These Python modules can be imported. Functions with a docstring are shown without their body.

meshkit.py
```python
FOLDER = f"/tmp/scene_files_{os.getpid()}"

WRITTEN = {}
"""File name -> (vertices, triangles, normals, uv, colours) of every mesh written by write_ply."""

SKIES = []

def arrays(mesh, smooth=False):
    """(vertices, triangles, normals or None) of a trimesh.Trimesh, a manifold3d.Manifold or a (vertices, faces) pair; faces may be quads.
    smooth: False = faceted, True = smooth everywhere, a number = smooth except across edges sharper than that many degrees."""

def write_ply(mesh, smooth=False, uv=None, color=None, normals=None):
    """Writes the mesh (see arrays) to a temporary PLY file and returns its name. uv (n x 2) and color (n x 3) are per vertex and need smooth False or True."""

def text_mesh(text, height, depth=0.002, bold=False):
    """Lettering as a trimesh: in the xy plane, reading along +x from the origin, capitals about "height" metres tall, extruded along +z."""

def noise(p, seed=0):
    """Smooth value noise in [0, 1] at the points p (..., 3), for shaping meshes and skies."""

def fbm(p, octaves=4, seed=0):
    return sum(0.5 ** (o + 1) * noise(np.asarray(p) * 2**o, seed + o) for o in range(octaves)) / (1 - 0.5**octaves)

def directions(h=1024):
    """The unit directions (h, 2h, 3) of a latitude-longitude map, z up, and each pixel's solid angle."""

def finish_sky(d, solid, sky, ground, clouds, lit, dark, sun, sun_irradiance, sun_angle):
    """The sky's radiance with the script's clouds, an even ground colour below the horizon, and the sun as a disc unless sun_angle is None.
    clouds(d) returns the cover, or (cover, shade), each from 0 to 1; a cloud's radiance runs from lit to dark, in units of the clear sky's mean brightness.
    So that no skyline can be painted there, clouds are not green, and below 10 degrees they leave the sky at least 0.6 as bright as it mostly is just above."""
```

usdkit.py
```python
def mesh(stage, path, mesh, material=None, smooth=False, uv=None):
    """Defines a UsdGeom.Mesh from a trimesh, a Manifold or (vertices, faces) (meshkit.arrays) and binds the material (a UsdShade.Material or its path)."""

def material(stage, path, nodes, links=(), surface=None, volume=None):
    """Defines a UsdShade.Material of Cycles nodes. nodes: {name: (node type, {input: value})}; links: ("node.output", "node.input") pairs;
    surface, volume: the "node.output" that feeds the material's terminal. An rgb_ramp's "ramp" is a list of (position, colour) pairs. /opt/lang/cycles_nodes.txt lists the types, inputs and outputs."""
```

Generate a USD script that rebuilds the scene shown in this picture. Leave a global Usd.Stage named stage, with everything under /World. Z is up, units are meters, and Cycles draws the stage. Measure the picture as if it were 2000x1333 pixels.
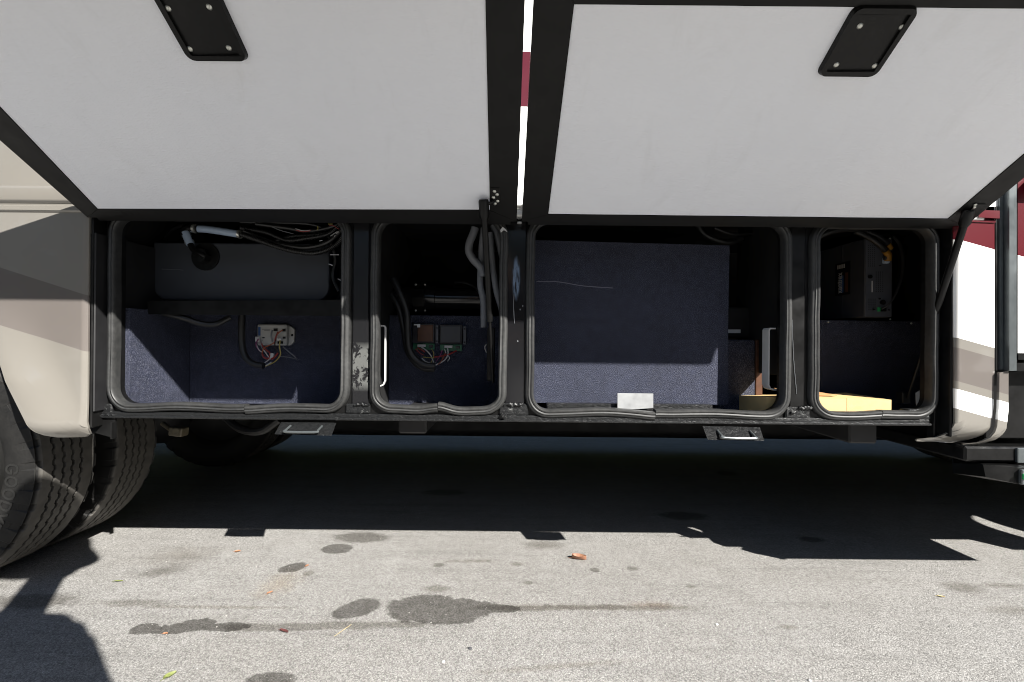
import math, random
import numpy as np
import trimesh
from shapely.geometry import Polygon, box as sbox, LineString, Point
from shapely import affinity
import usdkit, meshkit
from pxr import Usd, UsdGeom, UsdLux, UsdShade, Gf, Sdf

stage = Usd.Stage.CreateInMemory()
UsdGeom.SetStageUpAxis(stage, UsdGeom.Tokens.z)
UsdGeom.SetStageMetersPerUnit(stage, 1.0)
UsdGeom.Xform.Define(stage, '/World')
UsdGeom.Scope.Define(stage, '/World/Looks')
random.seed(7)
RNG = np.random.default_rng(7)

# ------------------------------------------------------------------ camera
CY, CZ, FPX, ROLL = -1.534, 0.912, 900.0, 0.0096
cam = UsdGeom.Camera.Define(stage, '/World/camera')
cam.CreateHorizontalApertureAttr(36.0)
cam.CreateFocalLengthAttr(36.0 * FPX / 2000.0)
cam.CreateClippingRangeAttr((0.03, 2000.0))
cam.CreateFStopAttr(0.0)
cam.CreateExposureAttr(1.38)
c, s = math.cos(ROLL), math.sin(ROLL)
M = Gf.Matrix4d(c, 0, s, 0, -s, 0, c, 0, 0, -1, 0, 0, 0, CY, CZ, 1)
cam.AddTransformOp().Set(M)

# ------------------------------------------------------------------ sun and sky
TO_SUN = np.array([0.87, -1.0, 0.94])
TO_SUN = TO_SUN / np.linalg.norm(TO_SUN)
ELEV = math.asin(TO_SUN[2])
ROT = math.atan2(TO_SUN[0], TO_SUN[1])
dome = UsdLux.DomeLight.Define(stage, '/World/sky')
dome.GetPrim().SetCustomDataByKey('kind', 'structure')
skym = usdkit.material(stage, '/World/Looks/sky_light', {
    'sky': ('sky_texture', {'sky_type': 'single_scattering', 'sun_disc': False, 'sun_elevation': ELEV, 'sun_rotation': ROT,
                            'air_density': 1.0, 'aerosol_density': 0.6, 'ozone_density': 1.0}),
    'bg': ('background_shader', {'strength': 0.05})}, [('sky.color', 'bg.color')], surface='bg.background')
UsdShade.MaterialBindingAPI.Apply(dome.GetPrim()).Bind(skym)
sun = UsdLux.DistantLight.Define(stage, '/World/sun')
sun.CreateIntensityAttr(1.25)
sun.CreateAngleAttr(0.5)
sun.CreateNormalizeAttr(True)
sun.CreateColorAttr(Gf.Vec3f(1.0, 0.965, 0.91))
zax = TO_SUN
xax = np.cross([0, 0, 1], zax); xax /= np.linalg.norm(xax)
yax = np.cross(zax, xax)
sun.AddTransformOp().Set(Gf.Matrix4d(*xax, 0, *yax, 0, *zax, 0, 0, 0, 10, 1))

# ------------------------------------------------------------------ measuring helpers: a sight line met with a real plane
def sight(px, py):
    dx, dy = (px - 1000.0) / FPX, (py - 666.5) / FPX
    return dx * c + dy * s, dy * c - dx * s
def P(px, py, y=0.0):
    a, b = sight(px, py); t = y - CY
    return a * t, CZ - b * t
def PX(px, y=0.0, py=667): return P(px, py, y)[0]
def PZ(px, py, y=0.0): return P(px, py, y)[1]
def P3(px, py, y):
    x, z = P(px, py, y); return np.array([x, y, z])
def G(px, py, z=0.0):
    a, b = sight(px, py); t = (CZ - z) / b
    return np.array([a * t, CY + t, z])

# ------------------------------------------------------------------ scene-tree helpers
ORIGIN, USED, TRI = {}, {}, [0]
def unique(parent, name):
    k = USED.setdefault(parent, {}); n = k.get(name, 0); k[name] = n + 1
    return name if n == 0 else f'{name}_{n:03d}'
def tag(prim, label=None, cat=None, group=None, kind=None):
    for k, v in (('label', label), ('category', cat), ('group', group), ('kind', kind)):
        if v: prim.SetCustomDataByKey(k, v)
def thing(name, label, cat, loc=(0, 0, 0), group=None):
    path = '/World/' + unique('/World', name)
    x = UsdGeom.Xform.Define(stage, path); x.AddTranslateOp().Set(Gf.Vec3d(*map(float, loc)))
    ORIGIN[path] = np.array(loc, float); tag(x.GetPrim(), label, cat, group)
    return path
def part(parent, name, mesh, m, label=None, smooth=35, kind=None, cat=None, group=None):
    path = parent + '/' + unique(parent, name)
    o = ORIGIN.get(parent, np.zeros(3))
    ORIGIN[path] = o
    if hasattr(mesh, 'to_mesh'):
        mm = mesh.to_mesh(); mesh = trimesh.Trimesh(mm.vert_properties[:, :3], mm.tri_verts)
    mesh = mesh.copy(); mesh.apply_translation(-o); TRI[0] += len(mesh.faces)
    g = usdkit.mesh(stage, path, mesh, m, smooth=smooth)
    tag(g.GetPrim(), label, cat, group, kind)
    return path
def solo(name, mesh, m, label=None, cat=None, group=None, kind=None, smooth=35):
    return part('/World', name, mesh, m, label, smooth, kind, cat, group)
def join(*ms): return trimesh.util.concatenate([m for m in ms if m is not None])

# ------------------------------------------------------------------ mesh helpers
def box(x0, x1, y0, y1, z0, z1, b=0.003):
    x0, x1 = sorted((x0, x1)); y0, y1 = sorted((y0, y1)); z0, z1 = sorted((z0, z1))
    b = min(b, (x1 - x0) * .45, (y1 - y0) * .45, (z1 - z0) * .45)
    pts = []
    for i, X in enumerate((x0, x1)):
        for j, Y in enumerate((y0, y1)):
            for k, Z in enumerate((z0, z1)):
                sx, sy, sz = (b if i == 0 else -b), (b if j == 0 else -b), (b if k == 0 else -b)
                pts += [(X, Y + sy, Z + sz), (X + sx, Y, Z + sz), (X + sx, Y + sy, Z)]
    return trimesh.convex.convex_hull(np.array(pts))
def hull(pts): return trimesh.convex.convex_hull(np.array(pts, float))
def prism(poly, y0, y1):
    """polygon in x, z extruded between two depths"""
    if not isinstance(poly, Polygon): poly = Polygon(poly)
    poly = poly.buffer(0)
    y0, y1 = sorted((y0, y1))
    m = trimesh.creation.extrude_polygon(poly, y1 - y0, engine='earcut')
    v = m.vertices.copy()
    m.vertices = np.stack([v[:, 0], y1 - v[:, 2], v[:, 1]], 1)
    return m
def prism_x(poly, x0, x1):
    """polygon in y, z extruded along x"""
    m = trimesh.creation.extrude_polygon(Polygon(poly).buffer(0), x1 - x0, engine='earcut')
    v = m.vertices.copy()
    m.vertices = np.stack([x0 + v[:, 2], v[:, 0], v[:, 1]], 1)
    return m
def skin(poly, y0, y1, f, step=0.02):
    """like prism, refined and pushed in y by f(x, z)"""
    m = prism(poly, y0, y1)
    v, fc = trimesh.remesh.subdivide_to_size(m.vertices, m.faces, step, max_iter=14)
    m = trimesh.Trimesh(v, fc); m.merge_vertices()
    v = m.vertices.copy(); v[:, 1] += f(v[:, 0], v[:, 2]); m.vertices = v
    return m
def catmull(pts, n=8):
    p = np.array(pts, float); p = np.vstack([2 * p[0] - p[1], p, 2 * p[-1] - p[-2]]); out = []
    for i in range(1, len(p) - 2):
        for t in np.linspace(0, 1, n, endpoint=False):
            a, b, cc, d = p[i - 1], p[i], p[i + 1], p[i + 2]
            out.append(.5 * (2 * b + (cc - a) * t + (2 * a - 5 * b + 4 * cc - d) * t * t + (3 * b - a - 3 * cc + d) * t ** 3))
    out.append(p[-2]); return np.array(out)
def tube(pts, r, n=10, smoothpath=True, k=8, ribs=None):
    p = catmull(pts, k) if smoothpath and len(pts) > 2 else np.array(pts, float)
    if ribs:
        L = np.r_[0, np.cumsum(np.linalg.norm(np.diff(p, axis=0), axis=1))]
        q = np.arange(0, L[-1], ribs / 2)
        p = np.stack([np.interp(q, L, p[:, i]) for i in range(3)], 1)
    m = len(p); rr = np.full(m, r, float) if np.ndim(r) == 0 else np.interp(np.linspace(0, 1, m), np.linspace(0, 1, len(r)), r)
    if ribs: rr = rr * np.where(np.arange(m) % 2, 1.0, 0.86)
    tg = np.gradient(p, axis=0); tg /= np.maximum(np.linalg.norm(tg, axis=1, keepdims=True), 1e-9)
    up = np.array([0, 0, 1.]) if abs(tg[0][2]) < .9 else np.array([1., 0, 0])
    u = np.cross(tg[0], up); u /= np.linalg.norm(u); V, F = [], []
    for i in range(m):
        u = u - tg[i] * (u @ tg[i]); u /= np.linalg.norm(u); w = np.cross(tg[i], u)
        a = np.linspace(0, 2 * math.pi, n, endpoint=False)
        V.append(p[i] + rr[i] * (np.cos(a)[:, None] * u + np.sin(a)[:, None] * w))
    V = np.vstack(V)
    for i in range(m - 1):
        for j in range(n):
            a, b = i * n + j, i * n + (j + 1) % n
            F += [(a, b, b + n), (a, b + n, a + n)]
    V = np.vstack([V, p[0], p[-1]]); e0, e1 = len(V) - 2, len(V) - 1
    for j in range(n):
        F += [(e0, (j + 1) % n, j), (e1, (m - 1) * n + j, (m - 1) * n + (j + 1) % n)]
    return trimesh.Trimesh(V, F, process=False)
def cyl(a, b, r, n=20): return tube([a, b], r, n, False)
def dome_head(p, nrm, r, h=None):
    """pan-head screw standing on p"""
    h = h or r * .6
    m = trimesh.creation.revolve([(0, h), (r * .35, h * .95), (r * .75, h * .7), (r, h * .15), (r, 0), (0, -r * .2)][::-1], sections=14)
    slot = trimesh.creation.box((r * 1.1, r * .2, r * .15)); slot.apply_translation((0, 0, h * .98))
    m.apply_transform(trimesh.geometry.align_vectors([0, 0, 1], nrm)); m.apply_translation(p)
    return m
def revolve_y(profile, sections, cx, cz, mod=None):
    """profile of (radius, y) turned about an axis along y"""
    pr = np.array(profile, float); n = len(pr); A = np.linspace(0, 2 * math.pi, sections, endpoint=False)
    V = np.zeros((sections, n, 3))
    for i, a in enumerate(A):
        r, y = pr[:, 0].copy(), pr[:, 1].copy()
        if mod: r, y = mod(i, a, r, y)
        V[i, :, 0] = cx + r * math.cos(a); V[i, :, 1] = y; V[i, :, 2] = cz + r * math.sin(a)
    F = []
    for i in range(sections):
        i2 = (i + 1) % sections
        for j in range(n - 1):
            a, b, d, e = i * n + j, i * n + j + 1, i2 * n + j + 1, i2 * n + j
            F += [(a, b, d), (a, d, e)]
    m = trimesh.Trimesh(V.reshape(-1, 3), F, process=False)
    return m

def rounded_box_mesh(x0, x1, y0, y1, z0, z1, r, n=2):
    pts = [np.array(trimesh.creation.icosphere(n, r).vertices) + (X, Y, Z) for X in (x0 + r, x1 - r) for Y in (y0 + r, y1 - r) for Z in (z0 + r, z1 - r)]
    return hull(np.vstack(pts))

# ------------------------------------------------------------------ materials
class N:
    """small node-graph builder"""
    def __init__(self): self.n, self.l, self.k = {}, [], 0
    def add(self, kind, out, **inp):
        self.k += 1; name = f'n{self.k}'; vals = {}
        for a, b in inp.items():
            if isinstance(b, tuple) and len(b) == 2 and b[0] == '@': self.l.append((b[1], f'{name}.{a}'))
            else: vals[a] = b
        self.n[name] = (kind, vals)
        return ('@', f'{name}.{out}')
    def pos(self): return self.add('geometry', 'position')
    def noise(self, scale, detail=3, rough=.55, vec=None, dist=0.0): return self.add('noise_texture', 'fac', vector=vec or self.pos(), scale=scale, detail=detail, roughness=rough, distortion=dist)
    def math(self, op, a, b=0.0, cc=0.0, clamp=False): return self.add('math', 'value', math_type=op, value1=a, value2=b, value3=cc, use_clamp=clamp)
    def ramp(self, fac, stops, interp=True): return self.add('rgb_ramp', 'color', fac=fac, ramp=stops, interpolate=interp)
    def rng(self, v, a, b, lo=0.0, hi=1.0, smooth=False): return self.add('map_range', 'result', range_type='smoothstep' if smooth else 'linear', value=v, from_min=a, from_max=b, to_min=lo, to_max=hi, clamp=True)
    def mix(self, fac, a, b, t='mix'): return self.add('mix', 'color', mix_type=t, fac=fac, color1=a, color2=b)
    def scaled(self, v, sc): return self.add('mapping', 'vector', mapping_type='point', vector=v, scale=sc)
    def xyz(self, v):
        x = self.add('separate_xyz', 'x', vector=v); nm = x[1].split('.')[0]
        return ('@', nm + '.x'), ('@', nm + '.y'), ('@', nm + '.z')
    def bump(self, h, strength=.3, dist=.002): return self.add('bump', 'normal', height=h, strength=strength, distance=dist)
    def done(self, name, **pr):
        b = self.add('principled_bsdf', 'BSDF', **pr)
        return usdkit.material(stage, '/World/Looks/' + name, self.n, self.l, surface=b[1])
G3 = lambda v: (v, v, v)
def plain(name, col, rough=.5, var=.15, scale=30, bump=0.0, bscale=200, metallic=0.0, rvar=.12, **kw):
    g = N(); p = g.pos(); f = g.noise(scale, 4, .6, p)
    col = np.array(col, float)
    base = g.ramp(f, [(.25, tuple(col * (1 - var))), (.75, tuple(np.minimum(col * (1 + var), 1)))])
    r = g.rng(g.noise(scale * .7, 3, .6, p), .25, .75, max(rough - rvar, .03), min(rough + rvar, 1))
    k = dict(base_color=base, roughness=r, metallic=metallic, **kw)
    if bump: k['normal'] = g.bump(g.noise(bscale, 3, .6, p), bump, .001)
    return g.done(name, **k)

M_BLACK = plain('black_frame_paint', G3(.006), .34, .3, 18, .12, 60, specular_ior_level=.25)
M_BLACKMATT = plain('matt_black_lining', G3(.006), .75, .3, 12)
M_CHASSIS = plain('chassis_black', (.010, .010, .011), .6, .4, 9, .2, 40)
M_ALU = plain('black_door_frame', G3(.006), .42, .15, 25, .05, 300, specular_ior_level=.22)
M_PLAST = plain('black_plastic', G3(.005), .36, .1, 40, .15, 500, specular_ior_level=.25)
M_RUB = plain('hose_rubber', G3(.009), .45, .2, 40)
M_LOOM = plain('loom_plastic', G3(.012), .35, .2, 40)
M_ZINC = plain('zinc_steel', (.62, .63, .58), .32, .2, 60, .15, 150, metallic=.85)
M_STEEL = plain('brushed_steel', (.37, .38, .385), .45, .12, 40, .08, 250, metallic=.55)
M_SILVER = plain('silver_trim', (.13, .145, .15), .3, .08, 12, .1, 80, metallic=.6)
M_TANK = plain('grey_tank_plastic', (.030, .034, .042), .6, .12, 8, .2, 120)
M_GREYPIPE = plain('grey_conduit', (.21, .22, .24), .4, .1, 30)
M_HOSEW = plain('pale_blue_hose', (.36, .45, .58), .3, .12, 30)
M_MODULE = plain('grey_white_module', (.40, .40, .385), .5, .06, 60)
M_WHITEPLAST = plain('white_plastic', (.55, .55, .54), .4, .05, 30)
M_BLUELABEL = plain('blue_sticker', (.03, .09, .24), .4, .1, 60)
M_RED = plain('red_wire', (.26, .014, .012), .4)
M_ORANGE = plain('orange_wire', (.32, .085, .03), .4)
M_YELLOW = plain('yellow_wire', (.34, .28, .07), .4)
M_WIREW = plain('white_wire', (.5, .5, .5), .4)
M_WIREG = plain('grey_wire', (.16, .17, .18), .4)
M_WIREP = plain('purple_wire', (.22, .04, .14), .4)
M_PCB = plain('green_circuit_board', (.015, .11, .055), .4, .5, 220)
M_RELAY = plain('dark_relay_case', (.022, .022, .025), .35, .2, 30)
M_BROWN = plain('rusty_brown_cover', (.075, .030, .014), .45, .35, 25)
M_CARD = plain('cardboard', (.58, .42, .19), .8, .06, 40, .1, 200)
M_CARDIN = plain('cardboard_edge', (.48, .24, .10), .8, .1, 60)
M_TAPE = plain('packing_tape', (.58, .40, .20), .25, .05, 40)
M_INV = plain('inverter_grey', (.040, .043, .050), .45, .1, 30)
M_INVF = plain('inverter_front_grey', (.075, .08, .095), .45, .1, 30)
M_INK = plain('pale_print', (.5, .5, .5), .6, .1, 30)
M_INKD = plain('dark_print', (.03, .03, .035), .6, .1, 30)
M_AMBER = plain('amber_sleeve', (.30, .14, .012), .45, .2, 40)
M_GREENC = plain('green_connector', (.02, .30, .09), .4)
M_PAPER = plain('paper_label', (.62, .64, .66), .7, .06, 50)
M_REDP = None

def carpet(name):
    g = N(); p = g.pos()
    f1 = g.noise(560, 3, .7, p); f2 = g.noise(40, 4, .6, p); f3 = g.noise(5, 3, .6, p)
    spk = g.ramp(f1, [(.36, (.004, .0055, .014)), (.50, (.018, .0225, .046)), (.60, (.078, .086, .130)), (.68, (.44, .455, .52))])
    a = g.mix(1.0, spk, g.ramp(f2, [(.3, G3(.78)), (.7, G3(1.15))]), 'multiply')
    a = g.mix(1.0, a, g.ramp(f3, [(.3, G3(.85)), (.7, G3(1.1))]), 'multiply')
    return g.done(name, base_color=a, roughness=.62, specular_ior_level=.35,
                  normal=g.bump(g.noise(300, 3, .7, p), 1.0, .006))
M_CARPET = carpet('navy_carpet')

def panel_white():
    g = N(); p = g.pos(); q = g.scaled(p, (1.0, 2.8, 2.8))
    f = g.noise(95, 3, .6, q); f2 = g.noise(2.2, 4, .6, p); sm = g.noise(7, 5, .65, g.scaled(p, (1.6, .7, .7)), .6); sp = g.noise(46, 3, .6, p)
    col = g.ramp(f2, [(.3, (.80, .82, .875)), (.7, (.845, .865, .915))])
    col = g.mix(1.0, col, g.ramp(sm, [(.24, (.965, .962, .955)), (.42, G3(1.0))]), 'multiply')      # faint handling marks
    col = g.mix(1.0, col, g.ramp(sp, [(.18, (.86, .85, .83)), (.22, G3(1.0))]), 'multiply')         # specks
    return g.done('white_textured_laminate', base_color=col, roughness=g.rng(sm, .3, .7, .30, .42), specular_ior_level=.6, normal=g.bump(g.math('multiply_add', f2, 3.0, f), .5, .0026))
M_PANEL = panel_white()

def seal_rubber():
    g = N(); p = g.pos(); f = g.noise(60, 4, .65, p); f2 = g.noise(9, 4, .6, p)
    a = g.ramp(f, [(.3, (.022, .023, .023)), (.7, (.042, .042, .041))])
    a = g.mix(1.0, a, g.ramp(f2, [(.3, G3(.7)), (.7, G3(1.25))]), 'multiply')
    return g.done('dusty_seal_rubber', base_color=a, roughness=.5, specular_ior_level=.5, normal=g.bump(g.noise(180, 3, .6, p), .25, .001))
M_SEAL = seal_rubber()

def scuffed(name, zlo, zhi, amount=.55, scale=55):
    """black paint worn to bare metal between two heights"""
    g = N(); p = g.pos(); x, y, z = g.xyz(p)
    m = g.math('multiply', g.rng(z, zlo, zlo + .03, 0, 1), g.rng(z, zhi - .03, zhi, 1, 0))
    n1 = g.noise(scale, 5, .65, g.scaled(p, (1, 1, .8)), 1.6); n2 = g.noise(17, 3, .6, p)
    k = g.rng(g.math('add', g.math('multiply', n1, .7), g.math('multiply', n2, .5)), amount + .07, amount + .09)
    k = g.math('multiply', m, k)
    col = g.mix(k, (.008, .008, .009), (.125, .128, .122))
    return g.done(name, base_color=col, roughness=g.rng(k, 0, 1, .3, .5), metallic=g.math('multiply', k, .3), normal=g.bump(n1, .15, .002))
def welded(name, lo=.60, hi=.68, top=.20):
    """painted steel with weld spatter that glints"""
    g = N(); p = g.pos(); v = g.noise(70, 4, .6, g.scaled(p, (1, 1, 1.5)), .8)
    k = g.rng(g.noise(38, 5, .7, p, 1.0), lo, hi)
    col = g.mix(k, (.010, .0105, .011), (top, top * 1.03, top))
    return g.done(name, base_color=col, roughness=g.rng(v, .3, .7, .2, .55), specular_ior_level=.35, normal=g.bump(v, .6, .005))
M_WELD = welded('welded_black_steel')
M_SILL = welded('sill_black_steel', .70, .76, .14)
M_STRIKE = welded('striker_dark_steel', .66, .72, .30)

def body_paint(name, slope, stops, flake=True, rough=.28):
    """glossy paint whose printed stripes follow a slanted line: v = z + slope * x"""
    g = N(); p = g.pos(); x, y, z = g.xyz(p)
    v = g.math('multiply_add', x, slope, z)
    lo, hi = stops[0][0], stops[-1][0] + .2
    r = [((a - lo) / (hi - lo), col) for a, col in stops]
    col = g.ramp(g.rng(v, lo, hi, 0, 1), r, False)
    if flake: col = g.mix(1.0, col, g.ramp(g.noise(900, 2, .6, p), [(.3, G3(.94)), (.7, G3(1.06))]), 'multiply')
    col = g.mix(1.0, col, g.ramp(g.noise(3.0, 4, .6, p), [(.3, G3(.96)), (.7, G3(1.02))]), 'multiply')
    return g.done(name, base_color=col, roughness=rough, coat_weight=1.0, coat_roughness=.04, normal=g.bump(g.noise(5, 2, .5, p), .05, .01))
BEIGE, TAUPE, GREIGE, WHITE, MAROON = (.186, .174, .153), (.132, .117, .107), (.192, .181, .162), (.82, .82, .80), (.085, .005, .010)
def vv(px, py, sl, y=-.06):
    x, z = P(px, py, y); return z + sl * x
SL_R = (P(0, 525, -.06)[1] - P(165, 578, -.06)[1]) / (P(165, 578, -.06)[0] - P(0, 525, -.06)[0])
M_REAR = body_paint('rear_fender_paint', SL_R, [(vv(165, 960, SL_R), BEIGE), (vv(165, 690, SL_R), TAUPE), (vv(165, 578, SL_R), GREIGE), (vv(165, 200, SL_R), GREIGE)])
SL_F = .27
M_FRONT = body_paint('front_panel_paint', SL_F, [(vv(1868, 960, SL_F), BEIGE), (vv(1868, 800, SL_F), WHITE), (vv(1868, 763, SL_F), BEIGE),
    (vv(1868, 748, SL_F), TAUPE), (vv(1868, 679, SL_F), GREIGE), (vv(1868, 662, SL_F), WHITE), (vv(1868, 470, SL_F), MAROON), (vv(1868, 100, SL_F), MAROON)])
M_SIDE_L = plain('upper_wall_beige', BEIGE, .25, .03, 4, coat_weight=.6, coat_roughness=.05)
M_SIDE_W = plain('upper_wall_white', WHITE, .25, .02, 4, coat_weight=.6, coat_roughness=.05)
M_SIDE_M = plain('upper_wall_maroon', MAROON, .25, .03, 4, coat_weight=.6, coat_roughness=.05)
M_GLASS = plain('dark_window_glass', G3(.01), .05, .05, 3)

def tyre_rubber():
    g = N(); p = g.pos(); f = g.noise(14, 5, .65, p); f2 = g.noise(160, 3, .6, p)
    a = g.ramp(f, [(.3, (.006, .006, .006)), (.7, (.014, .0135, .0125))])
    a = g.mix(1.0, a, g.ramp(f2, [(.3, G3(.8)), (.7, G3(1.2))]), 'multiply')
    x, y, z = g.xyz(p)   # road dust sits on the tread, not on the sidewalls
    dx = g.math('subtract', x, -2.106); dz = g.math('subtract', z, .45)
    rr = g.math('sqrt', g.math('add', g.math('multiply', dx, dx), g.math('multiply', dz, dz)))
    dust = g.math('multiply', g.rng(rr, .440, .447), g.rng(g.noise(30, 4, .6, p), .2, .6, .55, 1))
    a = g.mix(dust, a, (.085, .080, .072))
    return g.done('dusty_tyre_rubber', specular_ior_level=.3, base_color=a, roughness=g.rng(f, .3, .7, .5, .78), normal=g.bump(f2, .25, .002))
M_TYRE = tyre_rubber()
M_TYRESIDE = plain('tyre_sidewall_rubber', (.011, .011, .0105), .38, .3, 12, .2, 120)

# asphalt: worn aggregate, drips of oil and drag marks
def asphalt():
    g = N(); p = g.pos()
    vo = g.add('voronoi_texture', 'color', vector=p, scale=270, feature='f1')
    vd = g.add('voronoi_texture', 'distance', vector=p, scale=270, feature='f1')
    cell = g.add('rgb_to_bw', 'val', color=vo)
    fine = g.noise(620, 3, .7, p); mid = g.noise(9, 5, .6, p); big = g.noise(.9, 4, .55, p)
    stone = g.ramp(cell, [(.0, (.19, .186, .178)), (.35, (.27, .265, .255)), (.7, (.335, .329, .317)), (.93, (.41, .403, .39)), (1, (.62, .61, .595))])
    col = g.mix(1.0, stone, g.ramp(vd, [(.0, G3(1.12)), (.45, G3(.97)), (.75, G3(.62))]), 'multiply')
    col = g.mix(1.0, col, g.ramp(fine, [(.3, G3(.80)), (.7, G3(1.20))]), 'multiply')
    col = g.mix(1.0, col, g.ramp(mid, [(.3, (.92, .915, .905)), (.7, (1.06, 1.06, 1.055))]), 'multiply')
    col = g.mix(1.0, col, g.ramp(big, [(.3, (.93, .92, .905)), (.7, (1.05, 1.05, 1.05))]), 'multiply')
    # drag marks that run along the vehicle
    streak = g.noise(3.2, 4, .6, g.scaled(p, (.35, 6.0, 1)))
    col = g.mix(1.0, col, g.ramp(streak, [(.26, G3(.82)), (.46, G3(1.0)), (.75, G3(1.04))]), 'multiply')
    wob = g.noise(22, 4, .6, p); wob2 = g.noise(75, 3, .6, p)
    edge = g.math('add', g.math('multiply_add', wob, 1.0, -.5), g.math('multiply_add', wob2, .5, -.25))
    x, y, z = g.xyz(p)
    def oval(px, py, hw, hh, tilt=0.0):
        """distance field of one patch: centre and half sizes measured on the ground"""
        cc = G(px, py); ex = abs(G(px + hw, py)[0] - G(px - hw, py)[0]) / 2; ey = abs(G(px, py + hh)[1] - G(px, py - hh)[1]) / 2
        dx = g.math('subtract', x, float(cc[0])); dy = g.math('subtract', y, float(cc[1]))
        if tilt: dy = g.math('multiply_add', dx, -tilt, dy)
        u = g.math('divide', dx, float(ex)); v = g.math('divide', dy, float(ey))
        return g.math('sqrt', g.math('add', g.math('multiply', u, u), g.math('multiply', v, v)))
    def pool(ovals, dark, soft=.25, rough=.35, tint=None):
        """patches that run into one another, with a ragged edge and an uneven soak"""
        nonlocal col
        d = oval(*ovals[0])
        for o in ovals[1:]: d = g.math('minimum', d, oval(*o))
        d = g.math('multiply_add', edge, rough * 1.7, d)
        k = g.rng(d, 1.0 - soft, 1.0 + soft * .4, 1, 0, True)
        k = g.math('multiply', k, g.rng(soak, .25, .7, .72, 1.0))
        t = np.array(tint or (1, .97, .93)) * dark
        col = g.mix(k, col, g.mix(1.0, col, tuple(t), 'multiply'))
    def stain(px, py, hw, hh, dark, soft=.25, rough=.35, tilt=0.0, tint=None): pool([(px, py, hw, hh, tilt)], dark, soft, rough, tint)
    soak = g.noise(30, 5, .7, p)
    stain(697, 1189, 44, 20, .30, .14, .25, .35)
    pool([(832, 1188, 82, 28), (900, 1188, 72, 20), (870, 1204, 70, 17), (960, 1189, 60, 9)], .30, .14, .40)
    pool([(1010, 1189, 90, 6), (1110, 1187, 90, 5), (1195, 1186, 40, 6)], .58, .5, .6)
    stain(852, 1150, 30, 8, .62, .6, .4)
    stain(658, 1072, 31, 10, .30, .15, .2)
    stain(705, 1050, 58, 11, .42, .3, .3)
    stain(572, 1109, 25, 10, .30, .18, .35, .3)
    stain(603, 1120, 12, 6, .62, .4, .4)
    stain(1061, 1065, 45, 10, .60, .8, .5)
    stain(352, 1085, 70, 22, .72, 1.0, .9)
    stain(315, 1116, 45, 14, .52, .8, .4, .3)
    stain(530, 1328, 52, 16, .30, .2, .35)
    stain(1880, 1148, 40, 13, .60, .7, .4)
    stain(1960, 1144, 60, 6, .66, .8, .5)
    stain(1985, 1192, 70, 10, .72, 1.0, .6)
    stain(856, 1104, 12, 5, .5, .4, .4); stain(1008, 1102, 14, 5, .66, .5, .4)
    stain(1161, 1114, 11, 5, .48, .3, .4); stain(1032, 1139, 10, 5, .6, .5, .4)
    stain(1236, 1111, 13, 5, .5, .6, .4); stain(920, 1096, 58, 4, .7, .8, .7, .06)
    pool([(283, 1229, 30, 12), (325, 1231, 45, 8), (385, 1221, 42, 13), (372, 1224, 60, 9), (440, 1225, 50, 9)], .28, .12, .55)
    pool([(500, 1226, 70, 9), (580, 1225, 70, 9), (680, 1222, 90, 9), (780, 1220, 70, 7)], .55, .4, .6)
    stain(1130, 1187, 230, 7, .75, .7, .5); stain(1290, 1186, 80, 8, .62, .8, .5, .0)
    stain(260, 1178, 80, 8, .60, .7, .8); stain(420, 1186, 190, 4, .74, .7, .7)
    stain(60, 1175, 110, 18, .45, .5, .6); stain(1350, 1146, 10, 4, .6, .6, .3)
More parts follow.
